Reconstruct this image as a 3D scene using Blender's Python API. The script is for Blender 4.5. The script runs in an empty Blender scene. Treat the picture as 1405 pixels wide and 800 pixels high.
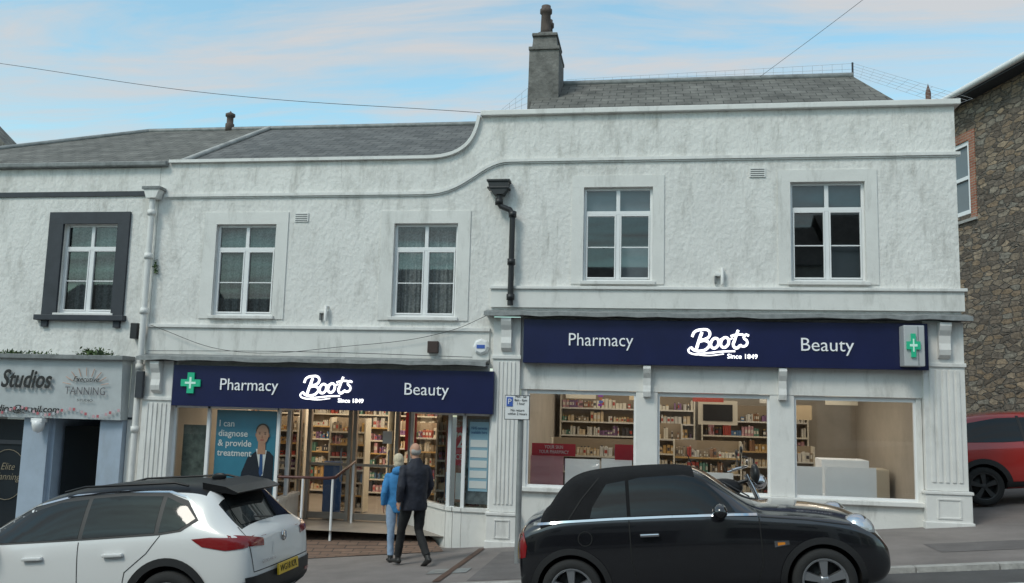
import bpy, bmesh, math, random
from mathutils import Vector, Matrix
from mathutils.bvhtree import BVHTree
random.seed(7)
scene=bpy.context.scene
SL=0.092
def P(x,y=15): return -2.08+SL*x+0.02*(15-y)
def R(x): return -2.06+SL*x
# ------------------------------------------------------------------ materials
MC={}
def mat(name,col,rough=.6,metal=0,var=0,vscale=3,bump=0,bscale=40,coat=0,streak=0,emit=0,spec=.5,dirt=(.18,.17,.14),stretch=1):
    if name in MC: return MC[name]
    m=bpy.data.materials.new(name); m.use_nodes=True; nt=m.node_tree; N=nt.nodes; L=nt.links
    b=N['Principled BSDF']; b.inputs['Base Color'].default_value=(*col,1)
    b.inputs['Roughness'].default_value=rough; b.inputs['Metallic'].default_value=metal
    b.inputs['Coat Weight'].default_value=coat; b.inputs['Coat Roughness'].default_value=.04
    b.inputs['Specular IOR Level'].default_value=spec
    tc=N.new('ShaderNodeTexCoord')
    last=None
    if var>0:
        mp=N.new('ShaderNodeMapping'); mp.inputs['Scale'].default_value=(1,1,1/stretch)
        L.new(tc.outputs['Object'],mp.inputs[0])
        n=N.new('ShaderNodeTexNoise'); n.inputs['Scale'].default_value=vscale; n.inputs['Detail'].default_value=7; n.inputs['Roughness'].default_value=.65
        L.new(mp.outputs[0],n.inputs['Vector'])
        mx=N.new('ShaderNodeMix'); mx.data_type='RGBA'
        r=N.new('ShaderNodeMapRange'); r.inputs[1].default_value=.3; r.inputs[2].default_value=.7
        L.new(n.outputs[0],r.inputs[0]); L.new(r.outputs[0],mx.inputs[0])
        mx.inputs[6].default_value=(*[c*(1-var) for c in col],1); mx.inputs[7].default_value=(*[min(1,c*(1+var)) for c in col],1)
        last=mx.outputs[2]
    if streak>0:
        mp=N.new('ShaderNodeMapping'); mp.inputs['Scale'].default_value=(2.2,2.2,.6)
        L.new(tc.outputs['Object'],mp.inputs[0])
        n=N.new('ShaderNodeTexNoise'); n.inputs['Scale'].default_value=1.6; n.inputs['Detail'].default_value=8; n.inputs['Roughness'].default_value=.7
        L.new(mp.outputs[0],n.inputs['Vector'])
        r=N.new('ShaderNodeMapRange'); r.inputs[1].default_value=.52; r.inputs[2].default_value=.78; r.inputs[4].default_value=streak
        L.new(n.outputs[0],r.inputs[0])
        mx=N.new('ShaderNodeMix'); mx.data_type='RGBA'; L.new(r.outputs[0],mx.inputs[0])
        if last: L.new(last,mx.inputs[6])
        else: mx.inputs[6].default_value=(*col,1)
        mx.inputs[7].default_value=(*dirt,1); last=mx.outputs[2]
    if last: L.new(last,b.inputs['Base Color'])
    if bump>0:
        n=N.new('ShaderNodeTexNoise'); n.inputs['Scale'].default_value=bscale; n.inputs['Detail'].default_value=5
        L.new(tc.outputs['Object'],n.inputs['Vector'])
        bp=N.new('ShaderNodeBump'); bp.inputs['Strength'].default_value=bump; bp.inputs['Distance'].default_value=.02
        L.new(n.outputs[0],bp.inputs['Height']); L.new(bp.outputs[0],b.inputs['Normal'])
    if emit>0:
        b.inputs['Emission Color'].default_value=(*col,1); b.inputs['Emission Strength'].default_value=emit
    MC[name]=m; return m
def glassmat(name,tint=(.9,.93,.92),refl=.12):
    m=bpy.data.materials.new(name); m.use_nodes=True; nt=m.node_tree; N=nt.nodes; L=nt.links
    N.remove(N['Principled BSDF']); out=N['Material Output']
    t=N.new('ShaderNodeBsdfTransparent'); t.inputs[0].default_value=(*tint,1)
    g=N.new('ShaderNodeBsdfGlossy'); g.inputs['Roughness'].default_value=.02
    lw=N.new('ShaderNodeFresnel'); lw.inputs[0].default_value=1.5
    a=N.new('ShaderNodeMath'); a.operation='ADD'; a.inputs[1].default_value=refl; L.new(lw.outputs[0],a.inputs[0])
    mx=N.new('ShaderNodeMixShader'); L.new(a.outputs[0],mx.inputs[0]); L.new(t.outputs[0],mx.inputs[1]); L.new(g.outputs[0],mx.inputs[2])
    L.new(mx.outputs[0],out.inputs[0]); MC[name]=m; return m
def rendermat():
    """painted stippled render: fine bumps, patchy grime, vertical stains that get heavier on the exposed parapet"""
    m=mat('painted_roughcast',(.75,.737,.707),.85,var=.06,vscale=1.1,streak=.55)
    nt=m.node_tree;N=nt.nodes;L=nt.links;b=N['Principled BSDF']
    tc=N.new('ShaderNodeTexCoord')
    prev=b.inputs['Base Color'].links[0].from_socket
    sz=N.new('ShaderNodeSeparateXYZ');L.new(tc.outputs['Object'],sz.inputs[0])
    mp2=N.new('ShaderNodeMapping');mp2.inputs['Scale'].default_value=(3.2,3.2,1.1);L.new(tc.outputs['Object'],mp2.inputs[0])
    n2=N.new('ShaderNodeTexNoise');n2.inputs['Scale'].default_value=1.0;n2.inputs['Detail'].default_value=9;n2.inputs['Roughness'].default_value=.75;L.new(mp2.outputs[0],n2.inputs['Vector'])
    r2=N.new('ShaderNodeMapRange');r2.inputs[1].default_value=.50;r2.inputs[2].default_value=.75;L.new(n2.outputs[0],r2.inputs[0])
    rz=N.new('ShaderNodeMapRange');rz.inputs[1].default_value=3.3;rz.inputs[2].default_value=5.0;rz.inputs[3].default_value=.25;rz.inputs[4].default_value=.75;L.new(sz.outputs[2],rz.inputs[0])
    mu=N.new('ShaderNodeMath');mu.operation='MULTIPLY';L.new(r2.outputs[0],mu.inputs[0]);L.new(rz.outputs[0],mu.inputs[1])
    mx=N.new('ShaderNodeMix');mx.data_type='RGBA';L.new(mu.outputs[0],mx.inputs[0]);L.new(prev,mx.inputs[6]);mx.inputs[7].default_value=(.26,.25,.21,1)
    # thin isolated run marks
    mp3=N.new('ShaderNodeMapping');mp3.inputs['Scale'].default_value=(11,11,.8);L.new(tc.outputs['Object'],mp3.inputs[0])
    n3=N.new('ShaderNodeTexNoise');n3.inputs['Scale'].default_value=1.0;n3.inputs['Detail'].default_value=4;L.new(mp3.outputs[0],n3.inputs['Vector'])
    r3=N.new('ShaderNodeMapRange');r3.inputs[1].default_value=.66;r3.inputs[2].default_value=.78;r3.inputs[4].default_value=.5;L.new(n3.outputs[0],r3.inputs[0])
    mx3=N.new('ShaderNodeMix');mx3.data_type='RGBA';L.new(r3.outputs[0],mx3.inputs[0]);L.new(mx.outputs[2],mx3.inputs[6]);mx3.inputs[7].default_value=(.22,.20,.16,1)
    L.new(mx3.outputs[2],b.inputs['Base Color'])
    mp=N.new('ShaderNodeMapping');mp.inputs['Scale'].default_value=(1,1,.75);L.new(tc.outputs['Object'],mp.inputs[0])
    n1=N.new('ShaderNodeTexNoise');n1.inputs['Scale'].default_value=13;n1.inputs['Detail'].default_value=4;n1.inputs['Roughness'].default_value=.55
    L.new(mp.outputs[0],n1.inputs['Vector'])
    bp=N.new('ShaderNodeBump');bp.inputs['Strength'].default_value=.6;bp.inputs['Distance'].default_value=.036
    L.new(n1.outputs[0],bp.inputs['Height']);L.new(bp.outputs[0],b.inputs['Normal'])
    return m
def rubblemat(name):
    m=bpy.data.materials.new(name);m.use_nodes=True;nt=m.node_tree;N=nt.nodes;L=nt.links;b=N['Principled BSDF'];b.inputs['Roughness'].default_value=.9
    tc=N.new('ShaderNodeTexCoord');mp=N.new('ShaderNodeMapping');mp.inputs['Scale'].default_value=(2.6,0,7.6);L.new(tc.outputs['Object'],mp.inputs[0])
    n=N.new('ShaderNodeTexNoise');n.inputs['Scale'].default_value=1.3;L.new(mp.outputs[0],n.inputs['Vector'])
    va=N.new('ShaderNodeVectorMath');va.operation='MULTIPLY_ADD';L.new(n.outputs['Color'],va.inputs[0]);va.inputs[1].default_value=(.5,.5,.5);L.new(mp.outputs[0],va.inputs[2])
    v=N.new('ShaderNodeTexVoronoi');v.feature='F1';v.inputs['Scale'].default_value=1;v.inputs['Randomness'].default_value=.85;L.new(va.outputs[0],v.inputs['Vector'])
    e=N.new('ShaderNodeTexVoronoi');e.feature='DISTANCE_TO_EDGE';e.inputs['Scale'].default_value=1;e.inputs['Randomness'].default_value=.85;L.new(va.outputs[0],e.inputs['Vector'])
    s=N.new('ShaderNodeSeparateColor');L.new(v.outputs['Color'],s.inputs[0])
    cr=N.new('ShaderNodeValToRGB');els=cr.color_ramp.elements;els[0].color=(.11,.085,.065,1);els[1].position=1;els[1].color=(.34,.25,.17,1)
    k=els.new(.35);k.color=(.18,.145,.115,1);k=els.new(.6);k.color=(.24,.17,.11,1);k=els.new(.8);k.color=(.23,.205,.17,1)
    L.new(s.outputs[0],cr.inputs[0])
    r=N.new('ShaderNodeMapRange');r.inputs[1].default_value=.02;r.inputs[2].default_value=.09;L.new(e.outputs[0],r.inputs[0])
    mx=N.new('ShaderNodeMix');mx.data_type='RGBA';L.new(r.outputs[0],mx.inputs[0]);mx.inputs[6].default_value=(.14,.12,.10,1);L.new(cr.outputs[0],mx.inputs[7])
    n2=N.new('ShaderNodeTexNoise');n2.inputs['Scale'].default_value=9;n2.inputs['Detail'].default_value=7;L.new(tc.outputs['Object'],n2.inputs['Vector'])
    r2=N.new('ShaderNodeMapRange');r2.inputs[1].default_value=.3;r2.inputs[2].default_value=.7;r2.inputs[3].default_value=.7;r2.inputs[4].default_value=1.3;L.new(n2.outputs[0],r2.inputs[0])
    sc=N.new('ShaderNodeVectorMath');sc.operation='SCALE';L.new(mx.outputs[2],sc.inputs[0]);L.new(r2.outputs[0],sc.inputs['Scale']);L.new(sc.outputs[0],b.inputs['Base Color'])
    ad=N.new('ShaderNodeMath');ad.operation='ADD';L.new(r.outputs[0],ad.inputs[0]);L.new(n2.outputs[0],ad.inputs[1])
    bp=N.new('ShaderNodeBump');bp.inputs['Strength'].default_value=.9;bp.inputs['Distance'].default_value=.06;L.new(ad.outputs[0],bp.inputs['Height']);L.new(bp.outputs[0],b.inputs['Normal'])
    MC[name]=m;return m
def brickmat(name,c1,c2,mortar,scale,bw,bh,ms=.02,distort=0,bump=.5,axis='XZ',var=.3,offs=.5,rough=.85,rnd=None):
    m=bpy.data.materials.new(name);m.use_nodes=True;nt=m.node_tree;N=nt.nodes;L=nt.links;b=N['Principled BSDF']
    b.inputs['Roughness'].default_value=rough
    tc=N.new('ShaderNodeTexCoord');s=N.new('ShaderNodeSeparateXYZ');c=N.new('ShaderNodeCombineXYZ')
    L.new(tc.outputs['Object'],s.inputs[0]);L.new(s.outputs[axis[0]],c.inputs[0]);L.new(s.outputs[axis[1]],c.inputs[1])
    vec=c.outputs[0]
    if distort:
        n=N.new('ShaderNodeTexNoise');n.inputs['Scale'].default_value=2.6;n.inputs['Detail'].default_value=3;L.new(c.outputs[0],n.inputs['Vector'])
        vm=N.new('ShaderNodeVectorMath');vm.operation='MULTIPLY_ADD';L.new(n.outputs['Color'],vm.inputs[0]);vm.inputs[1].default_value=(distort,distort,0);L.new(c.outputs[0],vm.inputs[2]);vec=vm.outputs[0]
    br=N.new('ShaderNodeTexBrick');br.inputs['Scale'].default_value=scale;br.inputs['Brick Width'].default_value=bw;br.inputs['Row Height'].default_value=bh
    br.inputs['Mortar Size'].default_value=ms;br.inputs['Mortar Smooth'].default_value=.2;br.offset=offs
    br.inputs['Color1'].default_value=(*c1,1);br.inputs['Color2'].default_value=(*c2,1);br.inputs['Mortar'].default_value=(*mortar,1)
    L.new(vec,br.inputs['Vector'])
    n2=N.new('ShaderNodeTexNoise');n2.inputs['Scale'].default_value=2.2;n2.inputs['Detail'].default_value=8;n2.inputs['Roughness'].default_value=.7;L.new(tc.outputs['Object'],n2.inputs['Vector'])
    r=N.new('ShaderNodeMapRange');r.inputs[1].default_value=.3;r.inputs[2].default_value=.7;r.inputs[3].default_value=1-var;r.inputs[4].default_value=1+var;L.new(n2.outputs[0],r.inputs[0])
    vm2=N.new('ShaderNodeVectorMath');vm2.operation='SCALE';L.new(br.outputs[0],vm2.inputs[0]);L.new(r.outputs[0],vm2.inputs['Scale'])
    L.new(vm2.outputs[0],b.inputs['Base Color'])
    bp=N.new('ShaderNodeBump');bp.inputs['Strength'].default_value=bump;bp.inputs['Distance'].default_value=.03;bp.invert=True
    ad=N.new('ShaderNodeMath');ad.operation='ADD';L.new(br.outputs['Fac'],ad.inputs[0]);L.new(n2.outputs[0],ad.inputs[1])
    L.new(ad.outputs[0],bp.inputs['Height']);L.new(bp.outputs[0],b.inputs['Normal'])
    MC[name]=m;return m

M_wall=rendermat()
M_smooth=mat('painted_smooth_render',(.72,.71,.68),.6,var=.06,vscale=2,streak=.55,bump=.15,bscale=30)
M_trim=mat('painted_trim',(.74,.73,.705),.5,var=.05,vscale=4,streak=.5,bump=.08,bscale=25)
M_upvc=mat('white_upvc',(.8,.8,.8),.3,var=.03)
M_navy=mat('navy_fascia',(.008,.012,.062),.35,var=.15,vscale=1.5)
M_lead=mat('lead_flashing',(.20,.21,.21),.5,var=.35,vscale=6,bump=.3,bscale=12)
M_glass=glassmat('shop_glass',(.92,.94,.93),.05)
M_glass2=glassmat('upstairs_glass',(.7,.74,.76),.06)
M_dark=mat('dark_room',(.03,.032,.035),.9)
M_room=mat('upstairs_room',(.13,.135,.14),.9,var=.5,vscale=2)
M_black=mat('black_plastic',(.015,.015,.016),.4)
M_iron=mat('black_iron_paint',(.02,.02,.022),.45,var=.2,vscale=9)
M_char=mat('charcoal_paint',(.035,.04,.05),.6,var=.2,vscale=5)
M_lit=mat('lit_sign_white',(1,1,1),.4,emit=1.6)
M_txt=mat('sign_white',(.80,.82,.84),.4,emit=.12)
M_slate=brickmat('roof_slate',(.10,.102,.10),(.145,.145,.14),(.045,.045,.045),1,.3,.22,.010,0,.6,'XY',.35)
M_slate2=brickmat('roof_slate_old',(.115,.112,.10),(.16,.155,.14),(.05,.05,.045),1,.3,.2,.010,.03,.6,'XY',.45)
M_stone=rubblemat('rubble_stone')
M_redbrick=brickmat('red_brick',(.30,.10,.06),(.36,.15,.09),(.3,.27,.22),1,.225,.075,.01,0,.5,'XZ',.3)
M_chim=mat('chimney_render',(.16,.155,.145),.9,var=.4,vscale=5,bump=.9,bscale=18,streak=.5,dirt=(.06,.06,.055))
M_pot=mat('chimney_pot_clay',(.10,.075,.065),.8,var=.3,vscale=9)
M_asph=mat('road_asphalt',(.085,.083,.083),.85,var=.22,vscale=1.2,bump=.6,bscale=120)
M_pave=mat('pavement_asphalt',(.205,.182,.172),.85,var=.25,vscale=.9,bump=.5,bscale=110)
M_kerb=mat('kerb_granite',(.36,.35,.33),.8,var=.25,vscale=7,bump=.4,bscale=50)
M_grey=mat('grey_metal',(.32,.33,.34),.4,.6,var=.1)
M_galv=mat('galvanised_pole',(.33,.34,.34),.5,.5,var=.15)
M_alu=mat('bronze_aluminium',(.36,.32,.28),.35,.5,var=.1)

# ------------------------------------------------------------------ mesh helpers
def group(name,loc=(0,0,0),rot=(0,0,0)):
    e=bpy.data.objects.new(name,None); scene.collection.objects.link(e); e.location=loc; e.rotation_euler=rot; e.empty_display_size=.2
    return e
def mobj(name,verts,faces,m,parent=None,smooth=False):
    me=bpy.data.meshes.new(name); me.from_pydata([tuple(v) for v in verts],[],faces)
    for k in (m if isinstance(m,(list,tuple)) else [m]): me.materials.append(k)
    bm=bmesh.new();bm.from_mesh(me);bmesh.ops.recalc_face_normals(bm,faces=bm.faces);bm.to_mesh(me);bm.free()
    if smooth:
        for p in me.polygons:p.use_smooth=True
    o=bpy.data.objects.new(name,me); scene.collection.objects.link(o); o.parent=parent; return o
def box(name,x0,x1,y0,y1,z0,z1,m,parent=None,bev=0):
    v=[(x,y,z) for x in(x0,x1) for y in(y0,y1) for z in(z0,z1)]
    f=[(0,1,3,2),(4,6,7,5),(0,4,5,1),(2,3,7,6),(0,2,6,4),(1,5,7,3)]
    o=mobj(name,v,f,m,parent)
    if bev:
        bm=bmesh.new();bm.from_mesh(o.data);bmesh.ops.bevel(bm,geom=list(bm.edges),offset=bev,segments=2,profile=.6,affect='EDGES');bm.to_mesh(o.data);bm.free()
    return o
def prism(name,pts,y0,y1,m,parent=None):
    n=len(pts); v=[(x,y0,z) for x,z in pts]+[(x,y1,z) for x,z in pts]
    f=[tuple(range(n)),tuple(range(2*n-1,n-1,-1))]+[(i,(i+1)%n,(i+1)%n+n,i+n) for i in range(n)]
    return mobj(name,v,f,m,parent)
def ribbon(name,path,h0,h1,y0,y1,m,parent=None):
    """rectangular moulding swept along an XZ path, offset h0..h1 along the path normal"""
    n=len(path);vs=[]
    for i,(x,z) in enumerate(path):
        a=path[max(0,i-1)];b=path[min(n-1,i+1)];dx,dz=b[0]-a[0],b[1]-a[1];l=math.hypot(dx,dz);nx,nz=-dz/l,dx/l
        for h,y in((h0,y0),(h1,y0),(h1,y1),(h0,y1)): vs.append((x+nx*h,y,z+nz*h))
    f=[(0,1,2,3),tuple(4*(n-1)+k for k in(3,2,1,0))]
    for i in range(n-1):
        for k in range(4): f.append((4*i+k,4*i+(k+1)%4,4*i+4+(k+1)%4,4*i+4+k))
    return mobj(name,vs,f,m,parent)
def bez(p0,p1,p2,p3,n=14):
    o=[]
    for i in range(n+1):
        t=i/n;a=(1-t)**3;b=3*t*(1-t)**2;c=3*t*t*(1-t);d=t**3
        o.append((a*p0[0]+b*p1[0]+c*p2[0]+d*p3[0],a*p0[1]+b*p1[1]+c*p2[1]+d*p3[1]))
    return o
def wall(name,x0,x1,z0,z1,y,holes,depth,m,parent=None):
    xs=sorted(set([x0,x1]+[h[0] for h in holes]+[h[1] for h in holes]));zs=sorted(set([z0,z1]+[h[2] for h in holes]+[h[3] for h in holes]))
    vs=[];fs=[]
    def q(*p):
        k=len(vs);vs.extend(p);fs.append((k,k+1,k+2,k+3))
    for i in range(len(xs)-1):
        for j in range(len(zs)-1):
            cx,cz=(xs[i]+xs[i+1])/2,(zs[j]+zs[j+1])/2
            if any(h[0]<cx<h[1] and h[2]<cz<h[3] for h in holes): continue
            q((xs[i],y,zs[j]),(xs[i+1],y,zs[j]),(xs[i+1],y,zs[j+1]),(xs[i],y,zs[j+1]))
    for a,b,c,d in holes:
        y2=y+depth
        q((a,y,c),(a,y2,c),(a,y2,d),(a,y,d));q((b,y,c),(b,y,d),(b,y2,d),(b,y2,c));q((a,y,c),(b,y,c),(b,y2,c),(a,y2,c));q((a,y,d),(a,y2,d),(b,y2,d),(b,y,d))
    me=bpy.data.meshes.new(name);me.from_pydata(vs,[],fs);me.materials.append(m);o=bpy.data.objects.new(name,me);scene.collection.objects.link(o);o.parent=parent
    bm=bmesh.new();bm.from_mesh(me);bmesh.ops.remove_doubles(bm,verts=bm.verts,dist=1e-4);bmesh.ops.recalc_face_normals(bm,faces=bm.faces);bm.to_mesh(me);bm.free()
    return o
def tube(name,pts,r,m,parent=None,res=3,cyc=False,smoothc=False):
    cu=bpy.data.curves.new(name,'CURVE');cu.dimensions='3D'
    if smoothc:
        s=cu.splines.new('BEZIER');s.bezier_points.add(len(pts)-1)
        for b,p in zip(s.bezier_points,pts): b.co=p;b.handle_left_type=b.handle_right_type='AUTO'
    else:
        s=cu.splines.new('POLY');s.points.add(len(pts)-1)
        for b,p in zip(s.points,pts): b.co=(*p,1)
    s.use_cyclic_u=cyc;cu.bevel_depth=r;cu.bevel_resolution=res;cu.use_fill_caps=True
    cu.materials.append(m);o=bpy.data.objects.new(name,cu);scene.collection.objects.link(o);o.parent=parent;return o
def lathe(name,prof,m,parent=None,n=28,loc=(0,0,0),axis='Z',smooth=True):
    vs=[];fs=[];k=len(prof)
    for i in range(n):
        a=2*math.pi*i/n
        for r,h in prof:
            v=(r*math.cos(a),r*math.sin(a),h) if axis=='Z' else (r*math.cos(a),h,r*math.sin(a))
            vs.append((v[0]+loc[0],v[1]+loc[1],v[2]+loc[2]))
    for i in range(n):
        j=(i+1)%n
        for q in range(k-1): fs.append((i*k+q,j*k+q,j*k+q+1,i*k+q+1))
    o=mobj(name,vs,fs,m,parent,smooth)
    bm=bmesh.new();bm.from_mesh(o.data);bmesh.ops.remove_doubles(bm,verts=bm.verts,dist=1e-5);bmesh.ops.recalc_face_normals(bm,faces=bm.faces);bm.to_mesh(o.data);bm.free();return o
def text(name,s,x,y,z,w,size,m,parent=None,extr=.006,rotz=0,shear=0,boldoff=0,align='CENTER'):
    cu=bpy.data.curves.new(name,'FONT');cu.body=s;cu.size=size;cu.extrude=extr;cu.align_x=align;cu.align_y='CENTER';cu.shear=shear;cu.offset=boldoff;cu.resolution_u=3
    cu.materials.append(m);o=bpy.data.objects.new(name,cu);scene.collection.objects.link(o)
    o.rotation_euler=(math.pi/2,0,rotz);o.location=(x,y,z);bpy.context.view_layer.update()
    if w: o.scale.x=w/max(o.dimensions.x,1e-3)
    o.parent=parent;return o

# ------------------------------------------------------------------ ground
def sheet(name,xr,yr,zf,m,nx=2,ny=2):
    vs=[(x,y,zf(x,y)) for x in xr for y in yr];n=len(yr)
    fs=[(i*n+j,(i+1)*n+j,(i+1)*n+j+1,i*n+j+1) for i in range(len(xr)-1) for j in range(n-1)]
    return mobj(name,vs,fs,m)
cl=lambda x:max(-45,min(45,x))
XR=[-400,-45,-20,-10,0,10,20,45,400]
sheet('ground',XR,[-400,-20,11,40,400],lambda x,y:-2.22+SL*cl(x),mat('ground_soil',(.09,.09,.08),.9,var=.2))
sheet('road',[-45,-20,0,20,45],[-1.5,5,11.2],lambda x,y:R(x),M_asph)
sheet('pavement',[-45,-20,0,20,45],[11.36,15.6,26],lambda x,y:P(x,y) if y<16 else P(x,15.6),M_pave)
sheet('far_pavement',[-45,0,45],[-5.4,-1.5],lambda x,y:R(x)+.1,M_pave)
g=group('kerb')
x=-24
while x<24:
    z0,z1=P(x,11.3),P(x+.9,11.3)
    v=[(x+.006,11.2,R(x)-.1),(x+.894,11.2,R(x+.9)-.1),(x+.894,11.36,R(x+.9)-.1),(x+.006,11.36,R(x)-.1),(x+.006,11.215,z0+.006),(x+.894,11.215,z1+.006),(x+.894,11.36,z1+.006),(x+.006,11.36,z0+.006)]
    mobj('kerb_stone',v,[(0,1,2,3),(4,5,6,7),(0,1,5,4),(1,2,6,5),(2,3,7,6),(3,0,4,7)],M_kerb,g); x+=.9
M_paint=mat('road_paint_white',(.5,.5,.48),.7,var=.3,vscale=20)
mk=group('road_markings')
def rmark(name,x0,x1,y0,y1,m=M_paint): mobj(name,[(x0,y0,R(x0)+.004),(x1,y0,R(x1)+.004),(x1,y1,R(x1)+.004),(x0,y1,R(x0)+.004)],[(0,1,2,3)],m,mk)
rmark('bay_edge',3.3,9,10.35,10.43); rmark('bay_end',-2.72,-2.64,8.6,11.1)
gcv=group('utility_cover')
def pq(nm,x0,x1,y0,y1,m,dz=.004): mobj(nm,[(x0,y0,P(x0,y0)+dz),(x1,y0,P(x1,y0)+dz),(x1,y1,P(x1,y1)+dz),(x0,y1,P(x0,y1)+dz)],[(0,1,2,3)],m,gcv)
pq('cover',-3.0,-2.45,12.2,12.6,M_lead,.008);pq('repair_patch',-2.3,-1.6,11.5,14.2,mat('dark_patch',(.14,.128,.125),.9,var=.2,bump=.5,bscale=110));pq('repair_patch_b',3.6,5.6,12.3,13.1,MC['dark_patch']);pq('drain_channel',-2.75,-2.65,11.5,14.7,mat('drain_iron',(.09,.05,.035),.8,var=.4,vscale=10),.012)

# ------------------------------------------------------------------ pharmacy building
B=group('pharmacy_building'); Y=15.0
LW=[(-7.80,-6.66,1.45,3.10),(-4.48,-3.34,1.46,3.10)]
RW=[(-1.17,-.01,2.10,3.71),(2.22,3.39,2.11,3.76)]
wall('left_wall',-8.98,-2.66,.6,3.6,Y,LW,.16,M_wall,B)
wall('right_wall',-2.66,4.80,1.5,4.0,Y,RW,.16,M_wall,B)
pc=bez((-3.95,4.25),(-3.25,4.25),(-3.06,4.55),(-3.0,5.0))
prism('parapet_wall',[(-8.98,3.6),(-2.66,3.6),(-2.66,4.0),(4.80,4.0),(4.80,5.0)]+pc[::-1]+[(-8.98,4.25)],Y,Y+.28,M_wall,B)
ribbon('parapet_coping_left',[(-8.80,4.25),(-6,4.25),(-4.2,4.25)]+pc,0,.055,Y-.07,Y+.34,M_trim,B)
box('parapet_coping_right',-2.995,4.88,Y-.09,Y+.36,5.0,5.09,M_trim,B,.01)
sc=bez((-3.95,3.62),(-3.2,3.62),(-3.0,4.18),(-2.45,4.18))
sp=[(-8.85,3.62),(-6,3.62),(-4.2,3.62)]+sc+[(0,4.18),(4.86,4.18)]
ribbon('string_course',sp,-.01,.04,Y-.05,Y+.01,M_trim,B)
ribbon('string_course_lower_lip',sp,-.035,-.012,Y-.025,Y+.01,M_trim,B)
box('side_wall',4.5,4.797,Y+.004,20,-2.5,4.99,M_smooth,B)
box('right_frieze',-2.72,4.84,Y-.05,Y+.01,1.64,1.95,M_smooth,B)
box('right_frieze_cap',-2.74,4.88,Y-.09,Y+.01,1.95,2.0,M_trim,B,.008)
box('left_frieze',-8.98,-2.73,Y-.03,Y+.01,.68,1.22,M_smooth,B)
box('left_frieze_cap',-8.98,-2.72,Y-.07,Y+.01,1.22,1.28,M_trim,B,.008)
def ledge(name,x0,x1,z,y0=Y-.34):
    n=24;vs=[];fs=[]
    for i in range(n+1):
        x=x0+(x1-x0)*i/n;d=random.uniform(-.012,.012)
        vs+=[(x,Y,z+.09),(x,y0,z+.03+d),(x,y0-.01,z-.035+d*1.5),(x,Y,z-.03)]
    for i in range(n):
        for k in range(4): fs.append((4*i+k,4*i+(k+1)%4,4*i+4+(k+1)%4,4*i+4+k))
    mobj(name,vs,fs,M_lead,B)
ledge('right_lead_flashing',-2.78,4.86,1.51); ledge('left_lead_flashing',-8.98,-2.72,.66)
def curtain(name,x0,x1,z0,z1,y,m,parent,amp=.025,fr=34):
    n=60;vs=[];fs=[]
    for i in range(n+1):
        x=x0+(x1-x0)*i/n;yy=y+amp*math.sin(fr*x)+amp*.5*math.sin(fr*2.3*x+1)
        vs+=[(x,yy,z0),(x,yy,z1)]
    for i in range(n): fs.append((2*i,2*i+2,2*i+3,2*i+1))
    return mobj(name,vs,fs,m,parent,True)
M_cur=mat('net_curtain',(.33,.33,.315),.9,var=.5,vscale=26)
M_blind=mat('blind_fabric',(.26,.27,.28),.9,var=.15,vscale=2)
def window(x0,x1,z0,z1,y,parent,kind):
    W=group('window');W.parent=parent
    ya,yb=y+.07,y+.13
    fr=.045;cx=(x0+x1)/2;zt=z1-(z1-z0)*.27
    box('frame_left',x0,x0+fr,ya,yb,z0,z1,M_upvc,W,.006);box('frame_right',x1-fr,x1,ya,yb,z0,z1,M_upvc,W,.006)
    box('frame_top',x0+fr,x1-fr,ya,yb,z1-fr,z1,M_upvc,W,.006);box('frame_bottom',x0+fr,x1-fr,ya,yb,z0,z0+fr,M_upvc,W,.006)
    box('mullion',cx-.032,cx+.032,ya-.003,yb,z0+fr,z1-fr,M_upvc,W,.006)
    box('transom',x0+fr,x1-fr,ya-.006,yb-.01,zt-.032,zt+.032,M_upvc,W,.006)
    zb=z0+(zt-z0)*.5
    for a,b in((x0+fr,cx-.032),(cx+.032,x1-fr)):
        box('sash_l',a+.003,a+.026,ya-.012,yb-.02,z0+fr,zt-.032,M_upvc,W,.004);box('sash_r',b-.026,b-.003,ya-.012,yb-.02,z0+fr,zt-.032,M_upvc,W,.004)
        box('sash_t',a+.026,b-.026,ya-.012,yb-.02,zt-.057,zt-.034,M_upvc,W,.004);box('sash_b',a+.026,b-.026,ya-.012,yb-.02,z0+fr+.003,z0+fr+.028,M_upvc,W,.004)
        box('glazing_bar',a+.026,b-.026,ya+.01,yb-.03,zb-.009,zb+.009,M_upvc,W)
    mobj('glass',[(x0+fr,yb-.035,z0+fr),(x1-fr,yb-.035,z0+fr),(x1-fr,yb-.035,z1-fr),(x0+fr,yb-.035,z1-fr)],[(0,1,2,3)],M_glass2,W)
    box('sill',x0-.05,x1+.05,y-.07,y+.07,z0-.06,z0-.002,M_trim,W,.008)
    v=[(x,yy,z) for x in(x0-.3,x1+.3) for yy in(y+.17,y+1.6) for z in(z0-.2,z1+.1)]
    mobj('room_behind',v,[(2,3,7,6),(0,1,3,2),(4,5,7,6),(0,2,6,4),(1,5,7,3)],M_room,W)
    if kind=='net':
        curtain('curtain_left',x0,cx-.1,z0,z1,y+.24,M_cur,W);curtain('curtain_right',cx+.02,x1,z0,z1,y+.24,M_cur,W)
    elif kind=='blind':
        box('blind',x0,x1,y+.2,y+.21,zt-.05,z1,M_blind,W);box('blind_side',cx+.05,x1,y+.22,y+.225,z0,zb+.05,M_blind,W)
def surround(x0,x1,z0,z1,wx0,wx1,wz0,wz1,parent,m,d=.02):
    box('surround_top',x0,x1,Y-d,Y+.002,wz1,z1,m,parent);box('surround_left',x0,wx0,Y-d,Y+.002,z0,wz1-.001,m,parent)
    box('surround_right',wx1,x1,Y-d,Y+.002,z0,wz1-.001,m,parent)
for h in LW: window(*h,Y,B,'net'); surround(h[0]-.24,h[1]+.22,h[2]-.06,h[3]+.22,*h,B,M_smooth)
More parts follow.
